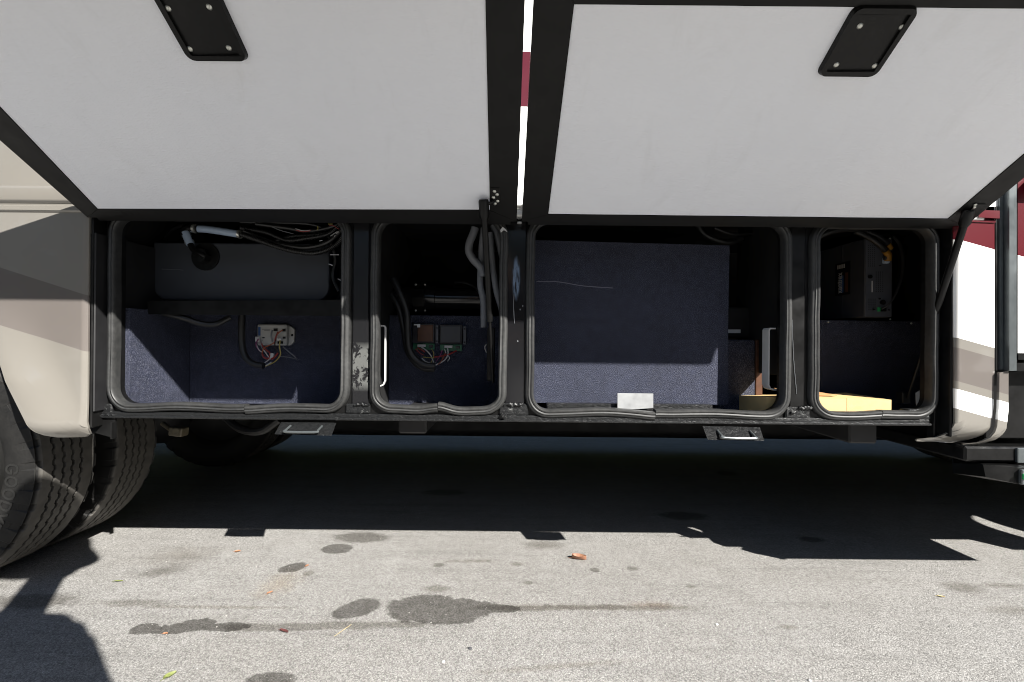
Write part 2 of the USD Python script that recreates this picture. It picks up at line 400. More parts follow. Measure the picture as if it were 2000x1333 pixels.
    stain(1540, 1225, 20, 5, .7, .6, .4); stain(1090, 1302, 180, 7, .8, .9, .8, .12)
    stain(1336, 1008, 50, 9, .4, .4, .4); stain(1585, 1054, 26, 6, .4, .4, .3); stain(1420, 925, 22, 5, .5, .4, .3); stain(870, 962, 45, 7, .5, .4, .4)
    stain(545, 1140, 40, 30, .95, 1.0, .9, 0, (1.0, .93, .84)); stain(1270, 1182, 60, 8, .85, 1., .9, 0, (1.0, .88, .8))
    h = g.math('add', g.math('multiply', vd, -.8), g.math('multiply', fine, .6))
    return g.done('worn_asphalt', base_color=col, roughness=.88, specular_ior_level=.25, normal=g.bump(h, .5, .004))
M_ASPHALT = asphalt()
def leaf_mat(name, col, vein):
    g = N(); p = g.pos(); a = g.ramp(g.noise(160, 4, .6, p), [(.3, tuple(np.array(col) * .7)), (.5, col), (.72, vein)])
    return g.done(name, base_color=a, roughness=.6)
M_LEAFB = leaf_mat('dry_brown_leaf', (.26, .12, .07), (.38, .23, .13))
M_LEAFG = leaf_mat('green_leaf', (.15, .18, .05), (.22, .23, .08))
M_LEAFO = leaf_mat('orange_leaf_bit', (.34, .16, .085), (.4, .22, .12))
M_LEAFD = leaf_mat('dark_red_leaf', (.10, .03, .03), (.2, .07, .05))
M_STRAW = leaf_mat('dry_straw', (.5, .4, .2), (.6, .5, .28))

# ------------------------------------------------------------------ ground
gv = np.array([(-120, -120, 0), (120, -120, 0), (120, 120, 0), (-120, 120, 0)], float)
solo('asphalt_ground', trimesh.Trimesh(gv, [(0, 1, 2), (0, 2, 3)], process=False), M_ASPHALT, kind='structure', smooth=False)

# belt of trees round the lot (never in view; added to block low sky and deepen the shade)
def added_tree_belt():
    rg = np.random.default_rng(11); V, F = [], []; n = 0
    for k in range(150):
        a = 2 * math.pi * k / 150 + rg.uniform(-.015, .015); rr = rg.uniform(19, 25); cx_, cy_ = rr * math.cos(a), 1.2 + rr * math.sin(a) * (.42 if math.sin(a) > 0 else 1); hgt = rg.uniform(5.5, 8.5); wd = rg.uniform(1.2, 2.0)
        tr = trimesh.creation.cylinder(.16, 3.0, sections=6); tr.apply_translation((cx_, cy_, 1.5)); V.append(tr.vertices); F.append(tr.faces + n); n += len(tr.vertices)
        m = 260; q = rg.normal(size=(m, 3)); q /= np.linalg.norm(q, axis=1, keepdims=True); q *= rg.uniform(.35, 1, (m, 1)) ** .5
        cen = np.array([cx_, cy_, hgt * .52]) + q * (wd, wd, hgt * .5); u = rg.normal(size=(m, 3)); u /= np.linalg.norm(u, axis=1, keepdims=True)
        w = np.cross(u, rg.normal(size=(m, 3))); w /= np.linalg.norm(w, axis=1, keepdims=True); sz = rg.uniform(.25, .55, (m, 1)); u *= sz; w *= sz * .6
        V.append(np.concatenate([cen - u, cen + w, cen + u, cen - w])); i = np.arange(m)
        F.append(np.concatenate([np.stack([i, i + m, i + 2 * m], 1), np.stack([i, i + 2 * m, i + 3 * m], 1)]) + n); n += 4 * m
    return trimesh.Trimesh(np.vstack(V), np.vstack(F), process=False)
solo('added_tree_belt', added_tree_belt(), plain('added_foliage', (.05, .075, .03), .7, .4, 1.5), 'added green belt of trees, out of view, blocking low sky round the lot', 'trees', kind='stuff', smooth=False)

# ================================================================== MOTORHOME
YS = -.06                                    # outer skin of the body
MH = thing('motorhome', 'tall beige, white and maroon motorhome with two bay doors raised along its side', 'motorhome', (0, 1.2, 0))
ZH = PZ(172, 424, YS)                        # underside of the door hinge
XL, XR = -6.6, 4.7
ZB = PZ(1000, 822, 0)                        # underside of the bays

# ---- rear fender and its wheel opening
WX, WR = -2.106, .45                         # rear wheel
fx = lambda px, py: P(px, py, YS)
xr_ = fx(168, 600)[0]
fen = [(xr_, fx(171, 398)[1]), (xr_, fx(164.5, 838)[1]), fx(163.5, 850), fx(150, 858), fx(108, 856), fx(92, 850), fx(83, 842), fx(68, 812), fx(42, 760), fx(0, 672), fx(-40, 590)]
x0, z0 = fx(-40, 590)
fen += [(x0 - .10, z0 + .10), (x0 - .22, z0 + .155), (2 * WX - x0 + .22, z0 + .155), (2 * WX - x0 + .1, z0 + .1), (2 * WX - x0, z0)]
fen += [(2 * WX - fx(42, 760)[0], fx(42, 760)[1]), (2 * WX - fx(90, 850)[0], .59), (-3.6, .59), (-3.6, fx(171, 398)[1])]
fen_poly = Polygon(fen).buffer(0)
arch_line = LineString([fx(96, 875)] + fen[6:16])
def fender_push(x, z):
    d = np.array([arch_line.distance(Point(a, b)) for a, b in zip(x, z)])
    flare = np.clip(1 - d / .16, 0, 1); flare = flare * flare * (3 - 2 * flare)
    zl = fx(150, 858)[1]
    curl = np.clip((zl + .055 - z) / .055, 0, 1)
    xe = np.clip((x - (xr_ - .010)) / .010, 0, 1)
    return -.036 * flare * np.clip((1.02 - z) / .25, 0, 1) + .045 * curl ** 2 + .008 * xe ** 2
rear = part(MH, 'rear_fender', skin(fen_poly, YS, YS + .006, fender_push, .028), M_REAR, 'beige and taupe striped rear fender above the tyres', smooth=50)
part(rear, 'wheel_arch_liner', join(
    prism_x([(YS + .03, .67), (YS + .045, .67), (YS + .045, 1.24), (YS + .03, 1.24)], -1.36, -1.35),
    box(-1.352, -1.346, YS + .012, 1.0, .67, 1.25), box(-3.1, -1.35, -.03, 1.0, 1.24, 1.25), box(-3.1, -1.35, .97, .98, .7, 1.25)), M_CHASSIS)
# black return of the fender beside the bay, with the bottom flange
rx = fx(170, 600)[0]
part(MH, 'fender_return', join(box(rx - .002, rx + .006, YS + .012, .02, PZ(165, 838, YS), ZH + .03),
    prism([P(168, 845, -.02), P(228, 856, 0), P(228, 812, 0), P(190, 800, 0), P(185, 780, 0), (rx, PZ(185, 780, 0))], -.006, 0.0),
    box(PX(227, 0), PX(229, 0), -.02, .0, PZ(228, 856, 0), PZ(228, 824, 0), .001)), M_BLACK)

# ---- upper side wall above the bays, with belt moulding
zt = 3.45
ZM = PZ(0, 414, YS)
part(MH, 'side_wall', box(XL, -.62, YS, YS + .02, ZM, zt), M_SIDE_L, 'beige upper side wall behind the raised doors')
za, zb_ = PZ(1020, 196, YS), PZ(1020, 102, YS)
part(MH, 'side_wall', box(-.62, 2.2, YS, YS + .02, ZM, za, .0005), M_SIDE_W, 'white lower strip of the side wall seen between the doors')
part(MH, 'maroon_stripe', prism([(-.62, za - .02), (2.2, za - .02 - .0), (2.2, zb_), (-.62, zb_)], YS - .001, YS + .018), M_SIDE_M, smooth=False)
part(MH, 'side_wall', box(-.62, XR, YS, YS + .02, zb_, zt, .0005), M_SIDE_W, 'white upper side wall above the maroon stripe')
part(MH, 'window', box(.9, 1.9, YS - .008, YS, 2.2, 2.9, .004), M_GLASS); part(MH, 'window', box(-2.6, -1.2, YS - .008, YS, 2.2, 2.9, .004), M_GLASS)
mz = lambda py: PZ(0, py, YS)
prof = [(YS - .002, mz(363)), (YS - .012, mz(367)), (YS - .014, mz(371)), (YS - .013, mz(390)), (YS - .010, mz(394)), (YS - .003, mz(397)), (YS - .002, mz(401)), (YS - .007, mz(403)), (YS - .007, mz(411)), (YS - .002, mz(414)), (YS + .01, mz(414)), (YS + .01, mz(363))]
part(MH, 'belt_moulding', prism_x(prof, XL, -.62), M_SIDE_L)
part(MH, 'belt_moulding', prism_x(prof, -.6195, 1.5), M_SIDE_W)
part(MH, 'roof', box(XL, XR, YS, 2.5, zt, zt + .12, .05), M_SIDE_W)
part(MH, 'rear_wall', box(XL, XL + .03, YS, 2.5, .6, zt), M_SIDE_L)
part(MH, 'front_wall', box(XR - .03, XR, YS, 2.5, .6, zt), M_SIDE_W)
part(MH, 'far_side_wall', box(XL, XR, 2.47, 2.5, .56, zt), M_SIDE_L)
part(MH, 'floor_pan', join(box(XL, XR, .95, 2.45, ZB + .30, ZB + .33), box(-1.35, 1.62, .8, 2.3, ZB + .04, ZB + .06)), M_CHASSIS)
for yy in (.95, 1.70): part(MH, 'chassis_rail', box(XL + .3, XR - .3, yy, yy + .08, .62, .86, .01), M_CHASSIS)
part(MH, 'rear_axle', join(cyl((WX, .3, WR), (WX, 2.2, WR), .07), trimesh.creation.icosphere(2, .17).apply_translation((WX, 1.22, WR))), M_CHASSIS)
part(MH, 'front_axle', cyl((3.52, .2, .45), (3.52, 2.2, .45), .06), M_CHASSIS)

# ---- front body panel, entry door, frame and step
pf = lambda px, py, y=YS: P(px, py, y)
front_poly = Polygon([pf(1868, 404), pf(1868, 828), pf(1864, 848), pf(1852, 860), pf(1822, 866), pf(1822, 870), pf(1890, 872), pf(1914, 866), pf(1928, 853), pf(1936, 832), pf(1941, 790), pf(1942.5, 720), pf(1942.5, 432), pf(1942.5, 404)])
def front_push(x, z):
    zl = pf(1900, 868)[1]
    curl = np.clip((zl + .06 - z) / .06, 0, 1)
    xe = np.clip(((pf(1868, 600)[0] + .012) - x) / .012, 0, 1)
    return .05 * curl ** 2 + .010 * xe ** 2
part(MH, 'front_panel', skin(front_poly, YS, YS + .006, front_push, .03), M_FRONT, 'white, maroon and taupe striped panel in full sun by the entry door', smooth=50)
trim_poly = Polygon([pf(1944.5, 728), pf(1962, 724), pf(1962, 800), pf(1958, 836), pf(1946, 860), pf(1926, 874), pf(1900, 877), pf(1898, 872), pf(1920, 868), pf(1933, 855), pf(1940, 832), pf(1943.5, 796)])
def trim_push(x, z):
    zl = pf(1930, 875)[1]; curl = np.clip((zl + .06 - z) / .06, 0, 1); return .045 * curl ** 2
part(MH, 'edge_trim', skin(trim_poly, YS - .012, YS - .004, trim_push, .03), M_FRONT, smooth=50)
part(MH, 'fender_return', box(pf(1868, 600)[0] - .004, pf(1868, 600)[0] + .004, YS + .012, .02, pf(1868, 856)[1], ZH + .04), M_BLACK)
part(MH, 'maroon_ledge', join(prism([pf(1905, 427), pf(1945, 429), pf(1945, 414), pf(1905, 412)], YS - .012, YS + .01), prism([pf(1895, 434), pf(1942, 436), pf(1942, 431), pf(1895, 429)], YS - .004, YS + .01)), M_SIDE_M)
part(MH, 'side_wall', box(pf(1868, 404)[0], 2.2, YS + .001, YS + .02, pf(1900, 414)[1], za - .02), M_SIDE_M, 'maroon wall above the front panel', smooth=False)
ed = thing if False else None
dfr = part(MH, 'entry_door_frame', join(
    prism([pf(1948, 300), pf(1950, 722), pf(1956, 722), pf(1954, 300)], YS - .006, YS + .02),
    prism([pf(1957, 300), pf(1957, 724), pf(1966, 724), pf(1966, 300)], YS - .022, YS + .02)), M_SILVER, 'worn silver frame of the entry door')
part(dfr, 'frame_edge', prism([pf(1966.5, 300), pf(1966.5, 724), pf(1975, 724), pf(1975, 300)], YS - .016, YS + .02), M_SILVER, smooth=False)
part(dfr, 'weatherstrip', join(prism([pf(1943.5, 404), pf(1943.5, 724), pf(1947.5, 724), pf(1947.5, 404)], YS - .002, YS + .02),
    prism([pf(1975.5, 300), pf(1975.5, 706), pf(1983, 706), pf(1983, 300)], YS - .006, YS + .02)), M_BLACK)
part(dfr, 'bottom_rail', join(prism([pf(1976, 709), pf(1976, 725), pf(2300, 728), pf(2300, 711)], YS - .014, YS + .02), prism([pf(1982, 692), pf(1982, 703), pf(2300, 706), pf(2300, 694)], YS - .010, YS + .02)), M_BLACK)
edr = part(MH, 'entry_door', prism([pf(1984, 300), pf(1984, 690), pf(2290, 692), pf(2290, 300)], YS - .006, YS + .02), M_FRONT, 'maroon over white entry door', smooth=False)
part(edr, 'door_handle', box(pf(1996, 365)[0], pf(2040, 365)[0], YS - .05, YS - .006, pf(2000, 380)[1], pf(2000, 350)[1], .012), M_PLAST)
part(edr, 'window', prism([pf(2060, 380), pf(2060, 560), pf(2260, 560), pf(2260, 380)], YS - .009, YS - .004), M_GLASS)
part(MH, 'kick_panel', box(pf(1950, 800)[0], 2.75, -.02, 0, pf(1970, 862)[1], pf(1970, 726)[1]), M_BLACK)
fb = Polygon([(2.1, .80), (2.1, 1.75), (XR, 1.75), (XR, .55), (2.76, .55), (2.76, .80)]).difference(Point(3.52, .47).buffer(.495, quad_segs=16))
part(MH, 'front_body', prism(fb, YS, YS + .01), M_FRONT, smooth=False)
part(MH, 'front_body', box(2.2, XR, YS, YS + .02, 1.75, zb_), M_SIDE_W, smooth=False)
st = part(MH, 'entry_step', join(box(P(1885, 880, -.05)[0], 2.45, -.05, .40, PZ(1990, 903, -.05), PZ(1990, 874, -.05), .006)), M_PLAST, 'black folding entry step below the door')
part(st, 'tread', hull([P3(1862, 905, .12), P3(1862, 925, .12), P3(1920, 908, -.06), P3(1990, 914, -.09), P3(1990, 946, -.09), P3(1925, 932, -.06), (2.43, -.09, PZ(1990, 914, -.09)), (2.43, -.09, PZ(1990, 946, -.09)), (2.43, .3, PZ(1990, 930, -.09)), (1.75, .3, PZ(1990, 930, -.09))]), M_PLAST)
part(st, 'end_cap', box(P(1991, 920, -.092)[0], P(2006, 920, -.092)[0], -.10, -.088, PZ(1998, 946, -.092), PZ(1998, 917, -.092), .002), M_SILVER)
part(st, 'marker_light', box(P(1996, 920, -.1)[0], P(2003, 920, -.1)[0], -.106, -.098, PZ(1998, 937, -.1), PZ(1998, 926, -.1), .002), M_GREENC)
part(st, 'side_plate', box(P(1986, 880, -.055)[0], P(2003, 880, -.055)[0], -.058, -.048, PZ(1998, 905, -.055), PZ(1998, 876, -.055), .002), M_SILVER)

# ---- bay frame: plate with four rounded openings, posts, sill and header
YP = 0.0
def opening(l, t, r, b, rad=.055, y=YP):
    """rounded opening from pixel edges measured at mid height of the bay"""
    xl, xr = P(l, 620, y)[0], P(r, 620, y)[0]; mid = (l + r) / 2
    zt_, zb2 = PZ(mid, t, y), PZ(mid, b, y)
    return sbox(xl + rad, zb2 + rad, xr - rad, zt_ - rad).buffer(rad, quad_segs=8)
BAYS = [opening(228, 426, 672, 792), opening(738, 430, 978, 797), opening(1040, 436, 1530, 803), opening(1592, 444, 1816, 807)]
zs0, zs1 = PZ(1000, 824, 0), PZ(1000, 430, 0) + .03
plate = sbox(PX(196), zs0 + .012, PX(1836), zs1)
for o in BAYS: plate = plate.difference(o)
fr = part(MH, 'bay_frame', prism(plate, .002, .035), M_BLACK, smooth=30)
def post(l, r, m, name='frame_post', y=-.004, lab=None):
    return part(fr, name, box(P(l, 620)[0], P(r, 620)[0], y, .03, PZ((l + r) / 2, 800), zs1 - .02, .005), m, lab)
M_SC1 = scuffed('scuffed_post_paint', PZ(705, 765), PZ(705, 668), .50, 60)
post(688, 722, M_SC1, lab='black post with paint scraped to bare metal near its foot')
def painted_highlight():  # blue-white reflected highlight painted into the glossy black base colour
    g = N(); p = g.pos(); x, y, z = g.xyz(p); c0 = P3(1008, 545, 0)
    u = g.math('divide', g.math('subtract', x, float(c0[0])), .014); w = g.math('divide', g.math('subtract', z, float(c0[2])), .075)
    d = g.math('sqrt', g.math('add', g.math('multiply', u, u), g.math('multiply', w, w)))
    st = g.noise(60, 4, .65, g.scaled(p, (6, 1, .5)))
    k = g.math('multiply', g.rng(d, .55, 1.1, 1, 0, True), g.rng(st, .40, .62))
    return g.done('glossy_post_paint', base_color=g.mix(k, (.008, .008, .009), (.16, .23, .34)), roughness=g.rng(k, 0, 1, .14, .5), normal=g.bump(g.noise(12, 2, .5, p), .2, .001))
M_GLOSSP = painted_highlight()
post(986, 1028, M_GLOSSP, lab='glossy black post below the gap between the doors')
post(1541, 1572, M_BLACK)
# run of paint, chips and a painted sunlit fleck on the middle post
part(fr, 'paint_run', tube([P3(1004, 575, -.006), P3(1003, 600, -.007), P3(1005, 632, -.006)], [.0010, .0014, .0018, .0008], 6), M_WIREG)
part(fr, 'paint_run', tube([P3(1547, 625, -.006), P3(1550, 700, -.006), P3(1556, 770, -.006)], .0008, 5), M_WIREG)
for px, py in ((1021, 598), (1016, 605), (1011, 667)): part(fr, 'chip_sun_fleck', trimesh.creation.icosphere(1, .0022).apply_scale((1, .4, 1.3)).apply_translation(P3(px, py, -.004)), M_WIREG)
part(fr, 'chip_sun_fleck', prism([P(977, 450, -.025), P(982, 444, -.025), P(988, 449, -.025), P(991, 454, -.025), P(984, 450, -.025), P(978, 455, -.025)], -.028, -.025), M_WHITEPLAST, smooth=False)  # white piece standing in for a sunlit bit of the seal
part(fr, 'chip_sun_fleck', prism([P(984, 430, -.02), P(992, 432, -.02), P(988, 436, -.02)], -.022, -.02), M_PAPER, smooth=False)
xa, xb = P(193, 805)[0], P(1812, 826)[0]
sill = part(fr, 'sill_rail', join(box(xa, xb, -.010, .05, ZB, PZ(1000, 811), .004), box(xa + .02, xb, -.016, -.008, ZB - .002, ZB + .006, .002)), M_SILL)
for l, r, t, b in ((676, 724, 789, 808), (975, 1032, 788, 812), (1532, 1580, 795, 818), (193, 222, 789, 815), (1770, 1815, 800, 820)):
    part(fr, 'welded_gusset', box(P(l, t)[0], P(r, t)[0], -.008, .03, PZ((l + r) / 2, b), PZ((l + r) / 2, t), .004), M_WELD)
for (l, r, py) in ((190, 226, 812), (985, 1018, 791), (1560, 1585, 797), (1545, 1552, 806), (655, 660, 818), (692, 722, 790)):
    pts = [P3(l + (r - l) * i / 10, py + random.uniform(-2, 2), -.012) for i in range(11)]
    part(fr, 'weld_bead', tube(pts, [random.uniform(.003, .006) for _ in range(11)], 7), M_WELD)
for px, py in ((984, 811),):
    nn = P3(px, py, -.012)
    part(fr, 'bolt', join(cyl(nn + (0, -.012, 0), nn + (0, .004, 0), .0105, 6), cyl(nn + (0, -.016, 0), nn + (0, -.01, 0), .006, 12)), M_WELD)
part(fr, 'header_rail', box(P(200, 430)[0], P(1850, 430)[0], -.03, .04, zs1 - .025, zs1 + .06, .004), M_BLACK)
part(fr, 'side_post', box(PX(173, YS) + .004, PX(206), .0, .03, zs0, zs1, .003), M_BLACK)
part(fr, 'side_post', box(PX(1826), PX(1868, YS), .0, .03, zs0 - .05, zs1, .003), M_BLACK)
# little latch hardware below the gap of the doors
part(fr, 'latch_catch', join(box(P(1011, 415, -.05)[0], P(1018, 415, -.05)[0], -.055, -.03, PZ(1015, 426, -.05), PZ(1015, 411, -.05), .002), box(P(1010, 432, -.04)[0], P(1019, 432, -.04)[0], -.045, -.03, PZ(1015, 437, -.04), PZ(1015, 433, -.04), .002)), M_STEEL)

# ---- rubber seals around the bays
def seal(poly, joint_px, kink, seed):
    rg = np.random.default_rng(seed)
    line = LineString(poly.exterior.coords); L = line.length
    bx0, bz0, bx1, bz1 = poly.bounds
    jx = P(joint_px, 800)[0]
    start = line.project(Point(jx, bz0)); n = 260
    ts = (start + np.linspace(.0008, L - .0008, n)) % L
    pts = np.array([line.interpolate(t).coords[0] for t in ts])
    tg = np.gradient(pts, axis=0); tg /= np.linalg.norm(tg, axis=1, keepdims=True)
    for _ in range(2): tg[1:-1] = (tg[:-2] + tg[1:-1] + tg[2:]) / 3
    tg /= np.linalg.norm(tg, axis=1, keepdims=True)
    nr = np.stack([tg[:, 1], -tg[:, 0]], 1)
    cen = np.array([(bx0 + bx1) / 2, (bz0 + bz1) / 2])
    if ((pts - cen) * nr).sum() < 0: nr = -nr
    # ribbed section: u outward in the plane, w toward the viewer
    sec = np.array([(-.006, -.012), (-.0075, .006), (-.006, .017), (-.001, .0225), (.004, .0215), (.0065, .0175), (.009, .0205), (.013, .0205), (.0155, .0165), (.018, .0155), (.0225, .014), (.026, .009), (.027, .0), (.027, -.003), (.0, -.012)])
    q = np.linspace(0, 1, n); wav = .0007 * np.sin(q * 40 + seed) + .0004 * np.sin(q * 95 + 2 * seed)
    dA = q * L; dB = (1 - q) * L
    lift = kink[0] * np.exp(-(dA / .045) ** 2) + kink[1] * np.exp(-(dB / .045) ** 2)
    bottom = np.clip((bz0 + .04 - pts[:, 1]) / .03, 0, 1)
    sag = bottom * .003 * np.sin(pts[:, 0] * 17 + seed)
    sec = sec * (.86, 1.0); mean_w = .017
    sec[:, 1] = np.where(sec[:, 1] > .012, mean_w + (sec[:, 1] - mean_w) * .75, sec[:, 1])
    V = []
    for i in range(n):
        for u, w in sec:
            V.append((pts[i, 0] + nr[i, 0] * (u + wav[i]), -w - .3 * abs(lift[i]), pts[i, 1] + nr[i, 1] * (u + wav[i]) + lift[i] + sag[i]))
    k = len(sec); F = []
    for i in range(n - 1):
        for j in range(k):
            a, b = i * k + j, i * k + (j + 1) % k
            F += [(a, a + k, b + k), (a, b + k, b)]
    for j in range(1, k - 1): F += [(0, j, j + 1), ((n - 1) * k, (n - 1) * k + j + 1, (n - 1) * k + j)]
    m = trimesh.Trimesh(V, F, process=False)
    if m.volume < 0: m.invert()
    return m
for o, j, kk, sd in zip(BAYS, (484, 857, 1277, 1714), ((.003, -.003), (.012, .016), (-.004, .003), (.004, .006)), (1, 2, 3, 4)):
    part(MH, 'door_seal', seal(o, j, kk, sd), M_SEAL, smooth=50)

# ---- door strikers below the sill
def striker(pts_top, pts_bot, lab):
    a, b = P3(*pts_top[0], -.004), P3(*pts_top[1], -.004); d, e = P3(*pts_bot[0], -.052), P3(*pts_bot[1], -.052)
    th = np.array([0, .002, .002])
    m = part(fr, 'striker_plate', hull([a, b, d, e, a - th, b - th, d - th, e - th]), M_STRIKE, lab)
    u = (b - a) / np.linalg.norm(b - a); dn = (d - a) - u * ((d - a) @ u); w = np.linalg.norm(b - a); nrm = np.array([0, -.02, .012])
    at = lambda f, g_, h=0.0: a + u * w * f + dn * g_ + nrm * h
    lp = tube([at(.22, .35, .1), at(.22, .8, .5), at(.25, .98, .6), at(.75, .98, .6), at(.78, .8, .5), at(.78, .35, .1)], .0038, 8, True, 5)
    part(fr, 'striker_loop', lp, M_SILVER)
striker(((549, 825), (657, 826)), ((537, 847), (648, 850)), None)
striker(((1372, 832), (1484, 835)), ((1382, 858), (1492, 860)), None)

# ---- inside of the bays
ZF, ZL, YB, YBB = .650, 1.012, .330, .95
X0, X1, X2, X3 = P(236, 640)[0], P(705, 640)[0], P(1008, 640)[0], 1.74
part(MH, 'bay_floor', box(X0, X2 - .006, .052, YB + .02, ZF - .003, ZF, .0005), M_CARPET, smooth=False)
part(MH, 'bay_floor', box(X2 + .006, X3, .052, YBB, ZF - .003, ZF, .0005), M_CARPET, smooth=False)
part(MH, 'bay_side_lining', box(X0 - .02, X0, .036, YB, ZF, ZL, .001), M_CARPET, 'carpeted left side wall of the first bay', smooth=False)
part(MH, 'bay_back_lining', box(X0, X1 - .006, YB, YB + .02, ZF, ZL, .001), M_CARPET, smooth=False)
part(MH, 'bay_back_lining', box(X1 + .006, X2 - .006, YB, YB + .02, ZF, ZL, .001), M_CARPET, smooth=False)
part(MH, 'bay_back_lining', box(P(1595, 640, YB)[0] - .12, X3 - .08, YB, YB + .02, ZF, ZL - .004, .001), M_CARPET, smooth=False)
part(MH, 'bay_ledge', join(box(X0, X2, YB + .02, YBB, ZL - .02, ZL - .003, .001), box(1.2, X3, YB + .02, YBB, ZL - .02, ZL - .005, .001)), M_BLACKMATT)
part(MH, 'bay_wall', join(box(X0 - .12, X3 + .02, YBB, YBB + .02, ZF - .03, zs1 + .05), box(X0 - .122, X0 - .102, .036, YBB, ZL - .02, zs1 + .05), box(X0 - .12, X0 - .002, .036, YBB, ZL - .012, ZL - .004), box(X3, X3 + .02, .036, YBB, ZF - .03, zs1 + .05)), M_BLACKMATT)
part(MH, 'bay_ceiling', box(X0 - .12, X3 + .02, .04, YBB, zs1 + .05, zs1 + .07), M_BLACKMATT)
part(MH, 'bay_underside', box(X0 - .02, X3 + .02, .06, .96, ZF - .010, ZF - .005), M_CHASSIS)
part(MH, 'bay_partition', box(P(1553, 640)[0], P(1560, 640)[0], .036, .40, .80, zs1 + .05, .001), M_BLACKMATT)
for x in (X1, X2): part(MH, 'bay_partition', box(x - .006, x + .006, .036, YBB, ZF, zs1 + .05, .001), M_BLACKMATT)
part(MH, 'shelf_lip', prism([P(288, 588, .114), P(668 + 20, 586, .114), P(668 + 20, 618, .114), P(288, 614, .114)], .114, .118), M_BLACK)
part(MH, 'shelf', box(X0, X1 - .008, .118, .8, PZ(480, 592, .118) - .006, PZ(480, 590, .118), .001), M_BLACKMATT)
part(MH, 'carpeted_step', box(P(1396, 700, .22)[0], P(1476, 700, .22)[0], .22, .6, ZF + .001, PZ(1450, 664, .22), .006), M_CARPET, 'carpeted block right of the leaning panel')
part(MH, 'brown_side_board', box(P(1476.5, 700, .224)[0], P(1490, 700, .224)[0], .224, .6, ZF + .001, PZ(1480, 664, .224), .002), M_BROWN)
part(MH, 'bay_label', prism([P(1421, 644, .3), P(1446, 644, .3), P(1446, 651, .3), P(1421, 651, .3)], .298, .3), M_PAPER, smooth=False)
part(MH, 'equipment_case', box(P(1300, 600, .3)[0], P(1545, 600, .3)[0], .301, .9, PZ(1440, 660, .3), PZ(1440, 600, .3), .006), M_BLACKMATT)
# white catch brackets
def bracket(px, t, b, sgn, y0, y1, hook):
    zt_, zb2 = PZ(px, t, y0), PZ(px, b, y0); x = P(px, (t + b) / 2, y0)[0]; r = .018
    pl = LineString([(x + sgn * hook * .55, zt_), (x + sgn * .004, zt_), (x, zt_ - .006), (x, zb2 + r), (x + sgn * r * .3, zb2 + r * .3), (x + sgn * r, zb2), (x + sgn * hook, zb2)]).buffer(.0022, cap_style='flat')
    return prism(pl, y0, y1)
part(MH, 'catch_bracket', bracket(752, 637, 755, -1, .060, .070, .03), M_WHITEPLAST, 'white bent bracket at the left edge of the narrow bay')
part(MH, 'catch_bracket', bracket(1502, 642, 762, 1, .045, .085, .04), M_WHITEPLAST, 'white bent bracket beside the third post')

# ---- under the bays
part(MH, 'air_fitting', join(box(P(328, 840, .45)[0], P(354, 840, .45)[0], .45, .50, PZ(340, 853, .45), PZ(340, 836, .45), .004).apply_transform(trimesh.transformations.rotation_matrix(.12, (0, 1, 0), P3(340, 845, .45))), cyl(P3(343, 843, .44), P3(343, 843, .46), .012), cyl(P3(318, 828, .5), P3(335, 840, .47), .01)), plain('old_brass', (.10, .085, .055), .5, .3, 60))
part(MH, 'air_hose', tube([P3(440, 815, .6), P3(470, 838, .55), P3(510, 842, .5), P3(545, 820, .5)], .018, 10), M_RUB)
part(MH, 'sky_block_tank', rounded_box_mesh(-1.68, 3.2, 1.85, 2.42, .20, .63, .06), M_CHASSIS)  # added tank, stretched long and low to block far-side sky under the body
part(MH, 'cross_member', join(box(-.4, -.3, .1, 2.3, .58, .66, .006), box(1.2, 1.3, .1, 2.3, .56, .65, .006), box(-1.3, 1.5, 1.1, 1.5, .50, .62, .01)), M_CHASSIS)

# ---- raised doors
T = .614; CT, ST = math.cos(math.atan(T)), math.sin(math.atan(T))
def DP(px, py):
    """sight line met with the plane of the raised door: returns x and distance from the hinge"""
    a, b = sight(px, py); t = (ZH - CZ + (YS - CY) * T) / (T - b)
    return a * t, (YS - (CY + t)) / CT
def DW(x, sd, h=0.0):
    """door coordinates to the world; h is height below the inner face"""
    return np.array([x, YS - sd * CT - h * ST, ZH + sd * ST - h * CT])
def door_slab(poly, h0, h1):
    """polygon in door coordinates between two heights (h grows toward the viewer)"""
    m = trimesh.creation.extrude_polygon(Polygon(poly).buffer(0), h1 - h0, engine='earcut'); v = m.vertices
    w = np.stack([v[:, 0], YS - v[:, 1] * CT - (h0 + v[:, 2]) * ST, ZH + v[:, 1] * ST - (h0 + v[:, 2]) * CT], 1)
    m.vertices = w
    if m.volume < 0: m.invert()
    return m
def DH(px, py, h):
    """sight line met with a plane h below the inner face of the raised door"""
    a, b = sight(px, py); t = (ZH - h / CT - CZ + (YS - CY) * T) / (T - b)
    return np.array([a * t, CY + t, CZ - b * t])
SD = .735
def edge_at(p, q, sd):
    """x on the line through two measured pixels at the distance sd from the hinge"""
    a, b = DP(*p), DP(*q); return a[0] + (b[0] - a[0]) * (sd - a[1]) / (b[1] - a[1])
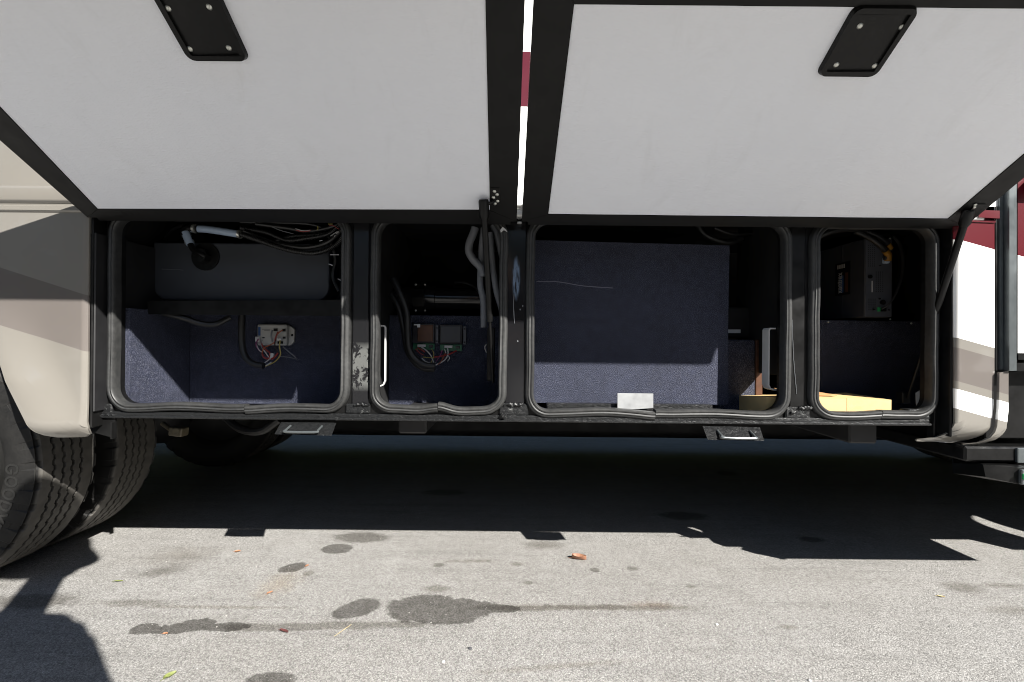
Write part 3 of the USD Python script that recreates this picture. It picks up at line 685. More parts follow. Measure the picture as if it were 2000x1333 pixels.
def make_door(lab, out_l, out_r, in_l, in_r, in_b, in_t):
    d = part(MH, 'bay_door', None or door_slab([(edge_at(*out_l, 0), 0), (edge_at(*out_r, 0), 0), (edge_at(*out_r, SD), SD), (edge_at(*out_l, SD), SD)], -.036, -.004), M_SIDE_L, lab, smooth=False)
    ol, orr, il, ir = (lambda sd: edge_at(*out_l, sd)), (lambda sd: edge_at(*out_r, sd)), (lambda sd: edge_at(*in_l, sd)), (lambda sd: edge_at(*in_r, sd))
    sb = lambda x: in_b[0][1] + (in_b[1][1] - in_b[0][1]) * (x - in_b[0][0]) / (in_b[1][0] - in_b[0][0])
    s_t = in_t
    bl, br = (il(sb(il(.05))), sb(il(.05))), (ir(sb(ir(.05))), sb(ir(.05)))
    tl, tr = (il(s_t), s_t), (ir(s_t), s_t)
    e = .0006
    part(d, 'inner_panel', door_slab([bl, br, tr, tl], -.0038, .0), M_PANEL, 'white textured inner skin')
    part(d, 'frame_strip', door_slab([(ol(0), 0), (orr(0), 0), (br[0] - e, br[1] - e), (bl[0] + e, bl[1] - e)], -.0038, .003), M_ALU)
    part(d, 'frame_strip', door_slab([(ol(0) , e), (bl[0] - e, bl[1]), (tl[0] - e, tl[1]), (ol(SD), SD - e)], -.0038, .003), M_ALU)
    part(d, 'frame_strip', door_slab([(orr(0), e), (br[0] + e, br[1]), (tr[0] + e, tr[1]), (orr(SD), SD - e)], -.0038, .003), M_ALU)
    part(d, 'frame_strip', door_slab([(ol(SD), SD), (orr(SD), SD), (tr[0], tr[1] + e), (tl[0], tl[1] + e)], -.0038, .003), M_ALU)
    part(d, 'edge_lip', door_slab([(ol(SD), SD), (orr(SD), SD), (orr(SD), SD + .012), (ol(SD), SD + .012)], -.036, .045), M_SIDE_L)
    part(d, 'hinge', join(tube([DW(ol(0) + .02, .004, -.012), DW(orr(0) - .02, .004, -.012)], .011, 10, False), door_slab([(ol(0) + .02, -.02), (orr(0) - .02, -.02), (orr(0) - .02, .0), (ol(0) + .02, .0)], -.022, -.004)), M_ALU)
    return d
LD = make_door('left raised bay door, white inside with black frame', ((172, 424), (0, 272)), ((1010, 407), (1025, 0)), ((191, 408), (0, 208)), ((957, 410), (948, 0)), (DP(191, 408), DP(957, 410)), .655)
RD = make_door('right raised bay door, white inside with black frame', ((1020.5, 407), (1042, 0)), ((1886, 440), (2000, 345)), ((1071, 418), (1122, 5)), ((1851, 427), (2000, 300)), (DP(1071, 418), DP(1851, 427)), DP(1400, 11)[1])
def latch_cover(d, corners, lab=None):
    pts = np.array([DP(*q) for q in corners]); xs, ss = np.sort(pts[:, 0]), np.sort(pts[:, 1])
    return pts
def cover(d, x0, x1, s0, s1, rad=.018):
    o = sbox(x0 + rad, s0 + rad, x1 - rad, s1 - rad).buffer(rad, quad_segs=6)
    cv = part(d, 'latch_cover', door_slab(o.buffer(-.014), .001, .007), M_PLAST)
    ring = o.difference(o.buffer(-.014))
    m = trimesh.creation.extrude_polygon(ring, .012, engine='earcut'); v = m.vertices
    # bevel the outer rim
    top = v[:, 2] > .006
    for i in np.nonzero(top)[0]:
        dd = o.exterior.distance(Point(v[i, 0], v[i, 1]))
        if dd < 1e-4:
            nx, ns = np.array([(x0 + x1) / 2, (s0 + s1) / 2]) - v[i, :2]; L = math.hypot(nx, ns); v[i, 0] += nx / L * .004; v[i, 1] += ns / L * .004
    m.vertices = np.stack([v[:, 0], YS - v[:, 1] * CT - (.0005 + v[:, 2]) * ST, ZH + v[:, 1] * ST - (.0005 + v[:, 2]) * CT], 1)
    if m.volume < 0: m.invert()
    part(d, 'cover_rim', m, M_PLAST)
    return cv
def screws(d, pxs, r=.0062):
    for q in pxs:
        x, sd = DP(*q); part(d, 'screw', dome_head(DW(x, sd, .007), (0, -ST, -CT), r), M_ZINC)
k0, k1 = DP(376, 117), DP(490, 117)
cover(LD, k0[0] - .004, k1[0] + .0, k0[1], k0[1] + .23)
screws(LD, ((331, 14), (411, 11), (373, 93), (449, 91)))
k0, k1, k2 = DP(1591, 147), DP(1700, 150), DP(1660, 14)
cover(RD, k0[0] - .0, k1[0] + .006, k0[1], k2[1] + .006)
screws(RD, ((1677, 48), (1759, 50), (1631, 124), (1706, 126)))

# ---- gas struts
def strut(top, mid, bot, lab, rbig, rsmall):
    sp = part(MH, 'gas_strut', cyl(top, mid, rbig, 16), M_PLAST, lab)
    part(sp, 'strut_rod', cyl(mid, bot, rsmall, 12), M_STEEL if False else M_BLACK)
    u = (mid - top) / np.linalg.norm(mid - top)
    part(sp, 'strut_collar', cyl(mid - u * .012, mid + u * .012, rbig * 1.12, 16), M_PLAST)
    return sp, u
# left one
tp = DH(945, 402, .022); bt = P3(963, 748, .06)
md = tp + (bt - tp) * .60
sp, u = strut(tp, md, bt, 'gas strut in front of the narrow bay', .0095, .0048)
part(sp, 'end_fitting', tube([tp - u * .018, tp - u * .012, tp + u * .028, tp + u * .045], [.013, .0155, .0155, .010], 12, False), M_PLAST)
xb2, sb2 = DP(966, 384)
part(sp, 'mount_bracket', join(door_slab([(xb2 - .012, sb2 - .03), (xb2 + .016, sb2 - .03), (xb2 + .016, sb2 + .035), (xb2 - .012, sb2 + .035)], .003, .0055), cyl(tp, DW(xb2 - .004, sb2 - .012, .01), .005, 8)), M_PLAST)
for q in ((966, 372), (971, 378), (964, 384), (972, 391), (967, 396)):
    x, sd = DP(*q); part(sp, 'screw', dome_head(DW(x, sd, .0055), (0, -ST, -CT), .0055), M_ZINC)
part(sp, 'lower_bracket', box(P(951, 700, .06)[0], P(966, 700, .06)[0], .062, .09, PZ(958, 745, .06), PZ(958, 640, .06), .003), M_BLACK)
# right one
tp = DH(1888, 424, .022); bt = P3(1773, 778, .10); md = tp + (bt - tp) * .615
sp, u = strut(tp, md, bt, 'gas strut slanting over the right-hand bay', .0098, .0042)
part(sp, 'end_fitting', tube([tp - u * .02, tp - u * .012, tp + u * .02, tp + u * .03], [.013, .0155, .0155, .0105], 12, False), M_PLAST)
xb2, sb2 = DP(1897, 412)
part(sp, 'mount_bracket', join(door_slab([(xb2 - .012, sb2 - .02), (xb2 + .016, sb2 - .02), (xb2 + .016, sb2 + .03), (xb2 - .012, sb2 + .03)], .003, .0055), cyl(tp, DW(xb2, sb2, .01), .005, 8)), M_PLAST)
for q in ((1903, 398), (1901, 403)):
    x, sd = DP(*q); part(sp, 'screw', dome_head(DW(x, sd, .0055), (0, -ST, -CT), .005), M_ZINC)
part(sp, 'lower_bracket', box(bt[0] - .018, bt[0] + .012, bt[1], bt[1] + .03, bt[2] - .02, bt[2] + .02, .003), M_BLACK)
part(sp, 'white_tag', prism([P(1789, 768, .07), P(1797, 763, .07), P(1798, 797, .07), P(1790, 792, .07)], .07, .072), M_PAPER, smooth=False)

# ---- wheels
def tyre_mesh(y0, w, cx, R):
    ks = R / .472
    y1 = y0 + w; pr = [(.285, y0 + .045), (.30, y0 + .020), (.335, y0 - .004), (.375, y0 - .016), (.415, y0 - .017), (.443, y0 - .008), (R - .014, y0 + .0), (R - .004, y0 + .006), (R - .0005, y0 + .012)]
    gy = [y0 + w * f for f in (.235, .40, .555, .715)]
    for k, gcen in enumerate(gy):
        hw = .0055
        pr += [(R, gcen - hw - .012), (R, gcen - hw), (R - .013, gcen - hw + .0015), (R - .014, gcen), (R - .013, gcen + hw - .0015), (R, gcen + hw), (R, gcen + hw + .012)]
    pr += [(R - .0005, y1 - .012), (R - .004, y1 - .006), (R - .014, y1), (.443, y1 + .008), (.415, y1 + .017), (.375, y1 + .016), (.335, y1 + .004), (.30, y1 - .020), (.285, y1 - .045)]
    pr = [(r if r > R - .02 else r * ks, y) for r, y in pr]
    n = len(pr); sec = 432
    def mod(i, a, r, y):
        z = .0028 * (1 if (i // 3) % 2 else -1)
        for k in range(4):
            b = 9 + k * 7; y[b + 1:b + 6] += z
            if (i // 9) % 2 == 0: r[b + 2:b + 5] += .006
        ph = i % 12
        if ph < 4:
            for j in (5, 6, 7): r[j] -= .004; y[j] += .0035
            for j in (n - 6, n - 7, n - 8): r[j] -= .004; y[j] -= .0035
        return r, y
    m = revolve_y(pr, sec, cx, R, mod)
    # flat where it stands
    v = m.vertices.copy(); v[:, 2] = np.where(v[:, 2] < .006, .002 + (v[:, 2]) * .3, v[:, 2]); m.vertices = v
    if m.volume < 0: m.invert()
    return m
def rim_mesh(y0, w, cx, cz, dish):
    return revolve_y([(.29, y0 + .03), (.285, y0 + .045), (.27, y0 + .05), (.255, y0 + .07), (.20, y0 + dish), (.10, y0 + dish), (.095, y0 + dish - .03), (.02, y0 + dish - .035), (0.001, y0 + dish - .035)], 48, cx, cz)
def wrapped_text(txt, cx, cz, r, y, h, a0, depth=.003):
    m = meshkit.text_mesh(txt, h, depth, True); v, f = trimesh.remesh.subdivide_to_size(m.vertices, m.faces, h * .3)
    m = trimesh.Trimesh(v, f, process=False); w = m.vertices.copy()
    ang = a0 - w[:, 0] / r; rad = r - h / 2 + w[:, 1]
    m.vertices = np.stack([cx + rad * np.cos(ang), y - w[:, 2], cz + rad * np.sin(ang)], 1)
    return m
def wheel(y0, cx, R=WR, text=False, lab=None, w=.220):
    tparts = part(MH, 'wheel', rim_mesh(y0, w, cx, R, .10), M_SILVER if text else M_CHASSIS, lab)
    t = part(tparts, 'tyre', tyre_mesh(y0, w, cx, R), M_TYRE, smooth=28)
    part(tparts, 'hub', cyl((cx, y0 + .02, R), (cx, y0 + w, R), .09), M_CHASSIS)
    if text:
        part(tparts, 'sidewall_lettering', wrapped_text('GOODYEAR', cx, R, .372, y0 - .0155, .042, .06), M_TYRESIDE)
        for rr in (.333, .412):
            part(tparts, 'sidewall_ring', revolve_y([(rr - .002, y0 - .008), (rr, y0 - .019 if rr < .36 else y0 - .0135), (rr + .002, y0 - .008)], 120, cx, R), M_TYRESIDE)
wheel(.086, WX, text=True, lab='outer rear wheel with ribbed dusty tyre')
wheel(.400, WX, lab='inner rear wheel of the dual pair')
wheel(1.72, WX); wheel(2.05, WX)
wheel(.05, 3.52, lab='front wheel'); wheel(2.0, 3.52)

# ================================================================== THINGS IN THE BAYS
# water tank on the shelf
tx0, tx1 = P(297, 530, .20)[0], P(644, 530, .20)[0]
tz0, tz1 = PZ(480, 589, .20), PZ(480, 474, .20)
WT = thing('water_tank', 'dark grey moulded plastic tank on the black shelf of the left bay', 'tank', ((tx0 + tx1) / 2, .4, tz0))
tkp = sbox(tx0 + .055, tz0 + .055, tx1 - .055, tz1 + .2).buffer(.055, quad_segs=8).intersection(sbox(tx0 - 1, tz0, tx1 + 1, tz1))
pts = []
for x, z in np.array(tkp.exterior.coords):
    cx_, cz_ = (tx0 + tx1) / 2, (tz0 + tz1) / 2
    pts += [(x, .215, z), (x, .62, z), (cx_ + (x - cx_) * .985, .203, cz_ + (z - cz_) * .96), (cx_ + (x - cx_) * .96, .20, cz_ + (z - cz_) * .9)]
part(WT, 'tank_body', hull(pts), M_TANK, smooth=40)
part(WT, 'tank_seam', box(tx0 - .003, tx1 + .003, .30, .31, tz0 + .02, tz1 + .004), M_TANK)
fp = P3(402, 502, .199)
ell = trimesh.creation.cylinder(1, .008, sections=28).apply_scale((.052, .052, 1)).apply_transform(trimesh.transformations.rotation_matrix(math.pi / 2, (1, 0, 0))).apply_translation(fp)
part(WT, 'inlet_boss', ell, M_PLAST)
part(WT, 'inlet_nut', cyl(fp + (0, -.035, 0), fp, .026, 8), M_PLAST)
part(WT, 'scratch_line', tube([P3(316, 526, .1995), P3(338, 526.5, .1990), P3(358, 528, .1995)], .0008, 4), M_WIREG)
# filler hose
FH = thing('filler_hose', 'pale blue water hose with black elbow and clamps above the tank', 'hose', P3(390, 450, .19))
part(FH, 'hose', tube([P3(372, 447, .19), P3(400, 448, .19), P3(436, 453, .19), P3(468, 458, .19)], .0135, 12), M_HOSEW)
part(FH, 'elbow', tube([P3(388, 448, .19), P3(372, 446, .19), P3(362, 452, .185), P3(364, 462, .18)], .0155, 12), M_PLAST)
part(FH, 'hose_tail', tube([P3(362, 455, .18), P3(367, 468, .175), P3(372, 478, .172)], .0135, 12), M_HOSEW)
part(FH, 'barb', tube([P3(371, 476, .172), P3(378, 488, .17), P3(392, 496, .165), P3(402, 502, .17)], .011, 12), M_PLAST)
for a, b in (((378, 447), (383, 447.3)), ((363, 458), (364.5, 462)), ((369, 471), (370.5, 475)), ((466, 457.5), (471, 458.5))):
    part(FH, 'hose_clamp', cyl(P3(*a, .185), P3(*b, .185), .0165, 14), M_ZINC)
# loom over the tank
WH = thing('wiring_harness', 'tangle of black corrugated cables hanging above the tank', 'cables', P3(600, 450, .15))
cb = [([(470, 458), (500, 468), (540, 482), (580, 492), (620, 494), (655, 480), (672, 460)], .0095), ([(478, 452), (520, 470), (560, 480), (600, 484), (640, 474), (668, 450)], .0085),
      ([(470, 446), (520, 455), (560, 470), (600, 466), (640, 458), (664, 440)], .008), ([(500, 438), (560, 446), (600, 452), (640, 446), (668, 436)], .007),
      ([(540, 470), (570, 462), (605, 460), (640, 456)], .0075), ([(470, 434), (540, 436), (600, 438), (630, 446), (640, 460), (650, 476)], .006), ([(520, 492), (560, 496), (600, 500), (640, 492), (665, 470)], .008)]
for i, (q, r) in enumerate(cb):
    part(WH, 'corrugated_cable' if i % 2 == 0 else 'cable', tube([P3(a, b, .15 + .012 * i) for a, b in q], r, 10, ribs=.006 if i % 2 == 0 else None), M_LOOM)
for q, r, m in (([(532, 444), (550, 451), (573, 457)], .0012, M_WIREG), ([(578, 450), (592, 453), (607, 451)], .0016, M_RED), ([(577, 447), (592, 451), (606, 450)], .0012, M_WIREW),
                ([(643, 440), (652, 442), (662, 448)], .0014, M_RED), ([(641, 438), (650, 438)], .0014, M_YELLOW), ([(645, 462), (655, 455), (660, 452)], .0012, M_WIREW), ([(620, 442), (621, 447), (619, 450)], .0016, M_YELLOW)):
    part(WH, 'wire', tube([P3(a, b, .135) for a, b in q], r, 6), m)
for a, b in (((624, 471), (630, 470)), ((656, 457), (662, 453)), ((653, 463), (655, 460)), ((642, 516), (650, 519)), ((660, 545), (668, 549)), ((645, 498), (662, 498))):
    part(WH, 'cable_tie', cyl(P3(*a, .14), P3(*b, .14), .0016, 6), M_WIREW)
part(WH, 'cable', tube([P3(645, 470, .17), P3(655, 505, .18), P3(650, 540, .18), P3(662, 570, .17)], .006, 8), M_LOOM)
solo('vent_hose', tube([P3(318, 480, .3), P3(325, 462, .28), P3(338, 448, .25), P3(360, 440, .22)], .006, 8), M_RUB, 'thin black hose curving up from the left end of the tank', 'hose')
solo('drain_hose', tube([P3(318, 612, .13), P3(360, 622, .14), P3(390, 632, .16), P3(420, 634, .18), P3(450, 620, .2)], .011, 10), M_RUB, 'black hose sagging just below the shelf in the left bay', 'hose')

# control module with its wires
CM = thing('control_module', 'small pale grey control module with coloured wires on the carpeted back wall', 'control module', P3(535, 657, YB))
ym = YB - .03
part(CM, 'case', box(P(502, 655, ym)[0], P(560, 655, ym)[0], ym, YB - .002, PZ(530, 675, ym), PZ(530, 634, ym), .004), M_MODULE)
part(CM, 'flange', prism([P(559, 638, YB - .012), P(568, 638, YB - .012), P(575, 644, YB - .012), P(574, 668, YB - .012), P(567, 675, YB - .012), P(559, 675, YB - .012)], YB - .012, YB - .002), M_MODULE)
part(CM, 'mounting_screw', dome_head(P3(570.5, 655, YB - .012), (0, -1, 0), .005), M_PLAST)
part(CM, 'blue_label', prism([P(504.5, 639, ym), P(509, 639, ym), P(509, 656, ym), P(504.5, 656, ym)], ym - .001, ym), M_BLUELABEL, smooth=False)
for l, t, r, b in ((535, 642, 542, 647), (552, 643, 558, 648), (553, 658, 558, 662), (543, 667, 553, 672), (513, 659, 517, 661)):
    part(CM, 'socket', prism([P(l, t, ym), P(r, t, ym), P(r, b, ym), P(l, b, ym)], ym - .003, ym), M_PLAST, smooth=False)
for px, py in ((507, 637), (557, 638.5), (506, 669), (556, 671)): part(CM, 'case_screw', dome_head(P3(px, py, ym), (0, -1, 0), .0025), M_STEEL)
for k_, (py, l, r) in enumerate(((643, 512, 528), (646, 516, 527))): part(CM, 'printed_line', prism([P(l, py, ym), P(r, py, ym), P(r, py + .8, ym), P(l, py + .8, ym)], ym - .0008, ym), M_INKD, smooth=False)
for l, t, r, b in ((543, 661, 552, 666), (501, 658, 509, 668), (528, 690, 537, 700)):
    part(CM, 'connector_plug', box(P(l, t, ym)[0], P(r, t, ym)[0], ym - .012, ym - .002, PZ(l, b, ym), PZ(l, t, ym), .002), M_WHITEPLAST)
yw = ym - .014
for q, r, m in (([(552, 645), (545, 650), (540, 657), (537, 668), (528, 674), (516, 680), (512, 692), (517, 700), (527, 702)], .0022, M_ORANGE), ([(505, 662), (500, 672), (504, 682), (511, 688)], .0022, M_WIREP),
                ([(510, 668), (513, 676), (520, 684), (527, 690), (524, 700), (516, 698), (512, 690)], .0026, M_RED), ([(512, 664), (510, 674), (513, 682), (522, 690)], .0018, M_WIREG),
                ([(547, 665), (546, 678), (548, 690), (545, 698), (535, 708), (515, 717)], .0024, M_YELLOW), ([(532, 645), (530, 655), (532, 668)], .003, M_WIREG),
                ([(538, 662), (537, 676), (541, 686), (543, 694)], .0022, M_BLACK), ([(515, 717), (522, 713), (530, 708)], .0024, M_WIREW), ([(517, 709), (524, 704), (530, 700)], .002, M_WIREW),
                ([(553, 678), (566, 689), (578, 699)], .0022, M_WIREG), ([(546, 697), (562, 698), (580, 702)], .0014, M_WIREG), ([(530, 702), (536, 698), (543, 690)], .0034, M_RED), ([(543, 648), (538, 660), (536, 672)], .002, M_RED), ([(500, 672), (506, 684), (512, 688)], .0016, M_WIREW), ([(515, 684), (522, 694), (527, 701)], .0016, M_WIREW)):
    part(CM, 'wire', tube([P3(a, b, yw - .004 * math.sin(i * 1.7)) for i, (a, b) in enumerate(q)], r, 6), m)
solo('power_cable', tube([P3(473, 610, .25), P3(472, 640, .25), P3(473, 675, .25), P3(480, 698, .245), P3(495, 711, .24), P3(515, 715, .24)], .0125, 12), M_RUB, 'thick black cable looping down to the pale control module', 'cable')

# narrow bay: actuator, conduits, relay boards
AC = thing('linear_actuator', 'glossy black cylinder lying on the ledge of the narrow bay', 'actuator', P3(850, 580, .42))
part(AC, 'cylinder', cyl(P3(745, 583, .42), P3(852, 583, .42), .050, 32), M_GLOSSP)
part(AC, 'motor', cyl(P3(853, 585, .42), P3(948, 585, .42), .046, 32), M_GLOSSP)
part(AC, 'clamp_band', cyl(P3(811, 584, .42), P3(833, 584, .42), .060, 10), M_BLACK)
for px, py in ((812, 556), (830, 556), (812, 607), (830, 607)): part(AC, 'clamp_bolt', dome_head(P3(px, py, .37), (0, -1, 0), .005), M_ZINC)
for i, (q, r) in enumerate((([(928, 445), (924, 458), (917, 475), (916, 492), (925, 508), (938, 522), (944, 540)], .0145), ([(945, 446), (941, 480), (939, 520), (938, 555), (944, 590), (945, 640)], .012), ([(957, 455), (960, 490), (964, 530), (970, 570), (980, 605), (984, 640)], .012), ([(963, 440), (970, 458), (976, 480), (982, 505)], .013))):
    solo('conduit_pipe', tube([P3(a, b, .18 + .02 * i) for a, b in q], r, 12), M_GREYPIPE,
         ('grey conduit pipe with a sharp bend, leftmost in the narrow bay', 'grey conduit pipe running straight down left of the strut in the narrow bay', 'grey conduit pipe slanting down right of the strut', 'short grey conduit pipe at the top right corner of the narrow bay')[i], 'pipe', 'grey conduit pipes in the narrow bay')
solo('thin_tube', tube([P3(888, 552, .36), P3(905, 552, .34), P3(925, 560, .33), P3(937, 575, .32), P3(942, 600, .32)], .004, 8), M_LOOM, 'thin black tube arching over the right end of the glossy cylinder', 'tube')
solo('trunk_cable', join(tube([P3(768, 545, .20), P3(782, 575, .19), P3(794, 610, .19), P3(796, 650, .19), P3(800, 685, .19), P3(815, 705, .19), P3(832, 714, .19), P3(850, 715, .19)], .0125, 12)), M_RUB, 'thick black cable curving left of the two relay boxes', 'cable')
solo('trunk_cable', join(tube([P3(764, 575, .22), P3(778, 600, .21), P3(788, 640, .21), P3(794, 680, .21), P3(808, 706, .21), P3(826, 720, .21), P3(848, 722, .21)], .011, 12)), M_RUB, 'black cable running just outside the thick one by the relay boxes', 'cable')
for i, x0p in enumerate((805, 858)):
    RB = thing('relay_box', ('dark relay box with a brown cover and a white sticker', 'plain dark grey relay box right of the brown one')[i], 'relay box', P3(x0p + 24, 655, YB))
    yb = YB - .03; w_ = 44 if i == 0 else 45; o_ = 2 * i
    part(RB, 'case', box(P(x0p, 650, yb)[0], P(x0p + w_, 650, yb)[0], yb, YB - .006, PZ(x0p, 670 + o_, yb), PZ(x0p, 632 + o_, yb), .003), M_RELAY)
    part(RB, 'cover', box(P(x0p + (11 if i == 0 else 3), 650, yb)[0], P(x0p + w_ - 3, 650, yb)[0], yb - .004, yb - .0005, PZ(x0p, 667 + o_, yb), PZ(x0p, 635 + o_, yb), .002), M_BROWN if i == 0 else M_INV)
    part(RB, 'circuit_board', box(P(x0p + 1, 650, yb)[0], P(x0p + w_ - 1, 650, yb)[0], yb + .012, yb + .016, PZ(x0p, 684 + o_, yb), PZ(x0p, 671 + o_, yb), .0008), M_PCB)
    part(RB, 'terminal_block', box(P(x0p + 10, 650, yb)[0], P(x0p + 26, 650, yb)[0], yb + .002, yb + .011, PZ(x0p, 678 + o_, yb), PZ(x0p, 673 + o_, yb), .001), M_INK)
    part(RB, 'chip', box(P(x0p + 32, 650, yb)[0], P(x0p + 40, 650, yb)[0], yb + .006, yb + .011, PZ(x0p, 679 + o_, yb), PZ(x0p, 674 + o_, yb), .001), M_RELAY)
    part(RB, 'mounting_strip', prism([P(x0p + w_ + 2, 636 + o_, yb + .01), P(x0p + w_ + 7, 636 + o_, yb + .01), P(x0p + w_ + 7, 671 + o_, yb + .01), P(x0p + w_ + 2, 671 + o_, yb + .01)], yb + .008, YB - .004), M_INVF, smooth=False)
    for py in (641, 667): part(RB, 'strip_screw', dome_head(P3(x0p + w_ + 4.5, py + o_, yb + .008), (0, -1, 0), .003), M_PLAST)
    if i == 0: part(RB, 'sticker', prism([P(809, 633.5, yb), P(821, 633.5, yb), P(821, 640, yb), P(815, 640, yb), P(815, 636, yb), P(809, 636, yb)], yb - .0055, yb - .0045), M_PAPER, smooth=False)
    ws = [([(816, 680), (824, 684), (830, 688)], .003, M_RED), ([(823, 678), (834, 686), (842, 696), (848, 711)], .0024, M_WIREW), ([(843, 682), (847, 690), (846, 700), (841, 710)], .0018, M_YELLOW), ([(824, 700), (832, 707), (840, 709)], .0018, M_WIREW), ([(827, 698), (842, 699), (862, 696)], .002, M_YELLOW), ([(812, 682), (820, 690), (828, 694)], .002, M_RED)] if i == 0 else \
         [([(892, 685), (878, 692), (862, 696), (848, 698)], .003, M_RED), ([(874, 680), (875, 692), (868, 704), (850, 714)], .0026, M_WIREW), ([(868, 682), (871, 690)], .0018, M_WIREW), ([(875, 694), (878, 700), (874, 706)], .0018, M_WIREW), ([(864, 684), (860, 694), (852, 706)], .0018, M_WIREP), ([(870, 690), (860, 708), (846, 716)], .002, M_ORANGE)]
    for q, r, m in ws: part(RB, 'wire', tube([P3(a, b, yb - .004 - .004 * (k_ % 2)) for k_, (a, b) in enumerate(q)], r, 6), m)
solo('loose_wire', tube([P3(950, 673, .15), P3(947, 678, .15), P3(948, 684, .15), P3(950, 689, .15)], .0018, 6), M_WIREW, 'short white wire end beside the lower strut bracket', 'wire')

# carpeted panel leaning in the wide bay
yq = .15
ZF3 = ZF
pp = [P(1024, 469, yq), P(1425, 480, yq), P(1422, 640, yq), P(1423, 791, yq), P(1024, 787, yq)]
CP = thing('carpeted_panel', 'large navy carpet-covered panel standing upright in the wide bay', 'panel', (P(1230, 790, yq)[0], yq, ZF3))
part(CP, 'panel', prism(pp, yq, yq + .018), M_CARPET, smooth=False)
part(CP, 'scratch', tube([P3(1048, 550, yq - .0008), P3(1090, 551, yq - .001), P3(1140, 559, yq - .001), P3(1197, 563, yq - .0008)], .0013, 5), plain('scratch_grey', (.22, .22, .26), .9))
part(CP, 'bottom_rail', box(P(1068, 790, .035)[0], P(1391, 790, .035)[0], .030, .060, ZF3, PZ(1230, 789.5, .035), .002), M_SILL)
part(CP, 'metal_tab', prism([P(1206, 768, .012), P(1275.5, 769, .012), P(1275.5, 797, .012), P(1250, 799, .012), P(1206, 799.5, .012)], .010, .0125), M_STEEL, 'bright bare metal tab at the foot of the carpeted panel', smooth=False)

# cables at the top of the wide bay
solo('cable_loop', join(tube([P3(1362, 440, .3), P3(1375, 458, .3), P3(1400, 470, .3), P3(1425, 474, .3), P3(1450, 466, .3)], .012, 10)), M_RUB, 'thick black cable loop hanging at the top right of the wide bay', 'cable')
solo('amber_tipped_cable', join(tube([P3(1395, 446, .28), P3(1430, 458, .28), P3(1465, 456, .28), P3(1485, 449, .28)], .007, 10)), M_RUB, 'black cable ending in an amber sleeve at the top of the wide bay', 'cable')
solo('amber_sleeve', tube([P3(1480, 451, .278), P3(1492, 446, .278)], .0085, 10, False), M_AMBER, 'small amber sleeve on a cable end high in the wide bay', 'cable sleeve')

# inverter on the ledge
xi0, xi1, yi = P(1690, 540, .28)[0], P(1742, 540, .28)[0], .28
zi0, zi1 = PZ(1690, 620, yi), PZ(1690, 465, yi)
IV = thing('power_inverter', 'dark grey power inverter standing on the ledge of the right-hand bay', 'inverter', (xi0, yi + .2, zi0))
part(IV, 'case', box(xi0, xi1, yi + .002, .80, zi0, zi1, .004), M_INV)
part(IV, 'front_plate', box(xi0 + .001, xi1 - .001, yi - .002, yi + .0015, zi0 + .002, zi1 - .002, .001), M_INVF)
part(IV, 'case_seam', box(xi0 - .0012, xi0 + .001, yi + .125, yi + .128, zi0 + .004, zi1 - .004, .0005), M_INKD)
# label on the left side of the case: distances behind the front edge from the sight lines
def side_y(px): return xi0 / sight(px, 540)[0] + CY
ya, yb_ = side_y(1661), side_y(1632)
xl = xi0 - .001
zl0, zl1 = PZ(1646, 577, (ya + yb_) / 2), PZ(1646, 513, (ya + yb_) / 2)
part(IV, 'label', box(xl - .001, xl + .001, ya, yb_, zl0, zl1, .0005), M_PLAST, smooth=False)
part(IV, 'label_stripe', box(xl - .0016, xl - .001, ya + (yb_ - ya) * .42, ya + (yb_ - ya) * .68, zl0 + .01, zl1 - .055, .0002), M_BLUELABEL, smooth=False)
part(IV, 'label_stripe', box(xl - .0016, xl - .001, ya + (yb_ - ya) * .12, ya + (yb_ - ya) * .32, zl0 + .01, zl1 - .045, .0002), M_BROWN, smooth=False)
tm = meshkit.text_mesh('xantrex', .020, .0008, True); v = tm.vertices.copy()
sc_ = (zl1 - zl0 - .05) / v[:, 0].max()
tm.vertices = np.stack([xl - .0011 - v[:, 2], yb_ - .042 + v[:, 1] * 1.3, zl0 + .008 + v[:, 0] * sc_], 1)
if tm.volume < 0: tm.invert()
part(IV, 'lettering', tm, M_INK, smooth=False)
for k_, yy in enumerate(np.linspace(ya + .03, yb_ - .02, 4)): part(IV, 'indicator_mark', box(xl - .002, xl - .001, yy, yy + .006, zl1 - .025, zl1 - .008, .0002), M_INK, smooth=False)
fl = lambda px, py: P3(px, py, yi - .002)
for l, t, r, b, nx, nz in ((1696, 480, 1708, 520, 4, 11), (1711, 532, 1724, 570, 4, 11), (1697, 585, 1709, 605, 4, 7)):
    for i in range(nx):
        for j in range(nz):
            pq = fl(l + (r - l) * i / (nx - 1), t + (b - t) * j / (nz - 1))
            part(IV, 'vent_hole', box(pq[0] - .0012, pq[0] + .0012, pq[1] - .0008, pq[1], pq[2] - .0022, pq[2] + .0022, .0003), M_BLACKMATT, smooth=False)
for px, py, r in ((1698.5, 541, .0075), (1723, 591, .010), (1718, 519, .002), (1705, 605, .0025), (1735, 606, .0025), (1717, 584, .0025)): part(IV, 'knob', cyl(fl(px, py) + (0, -.006, 0), fl(px, py), r, 16), M_BLACK)
part(IV, 'printed_line', prism([P(1702.5, 549, yi - .003), P(1704.5, 549, yi - .003), P(1704.5, 571, yi - .003), P(1702.5, 571, yi - .003)], yi - .0035, yi - .002), M_INK, smooth=False)
part(IV, 'terminal', box(*[P(q, 505, yi)[0] for q in (1721, 1731)], yi - .02, yi - .002, PZ(1725, 516, yi), PZ(1725, 504, yi), .003), M_HOSEW)
part(IV, 'connector', box(*[P(q, 605, yi)[0] for q in (1712, 1716)], yi - .01, yi - .002, PZ(1714, 609, yi), PZ(1714, 601, yi), .001), M_GREENC)
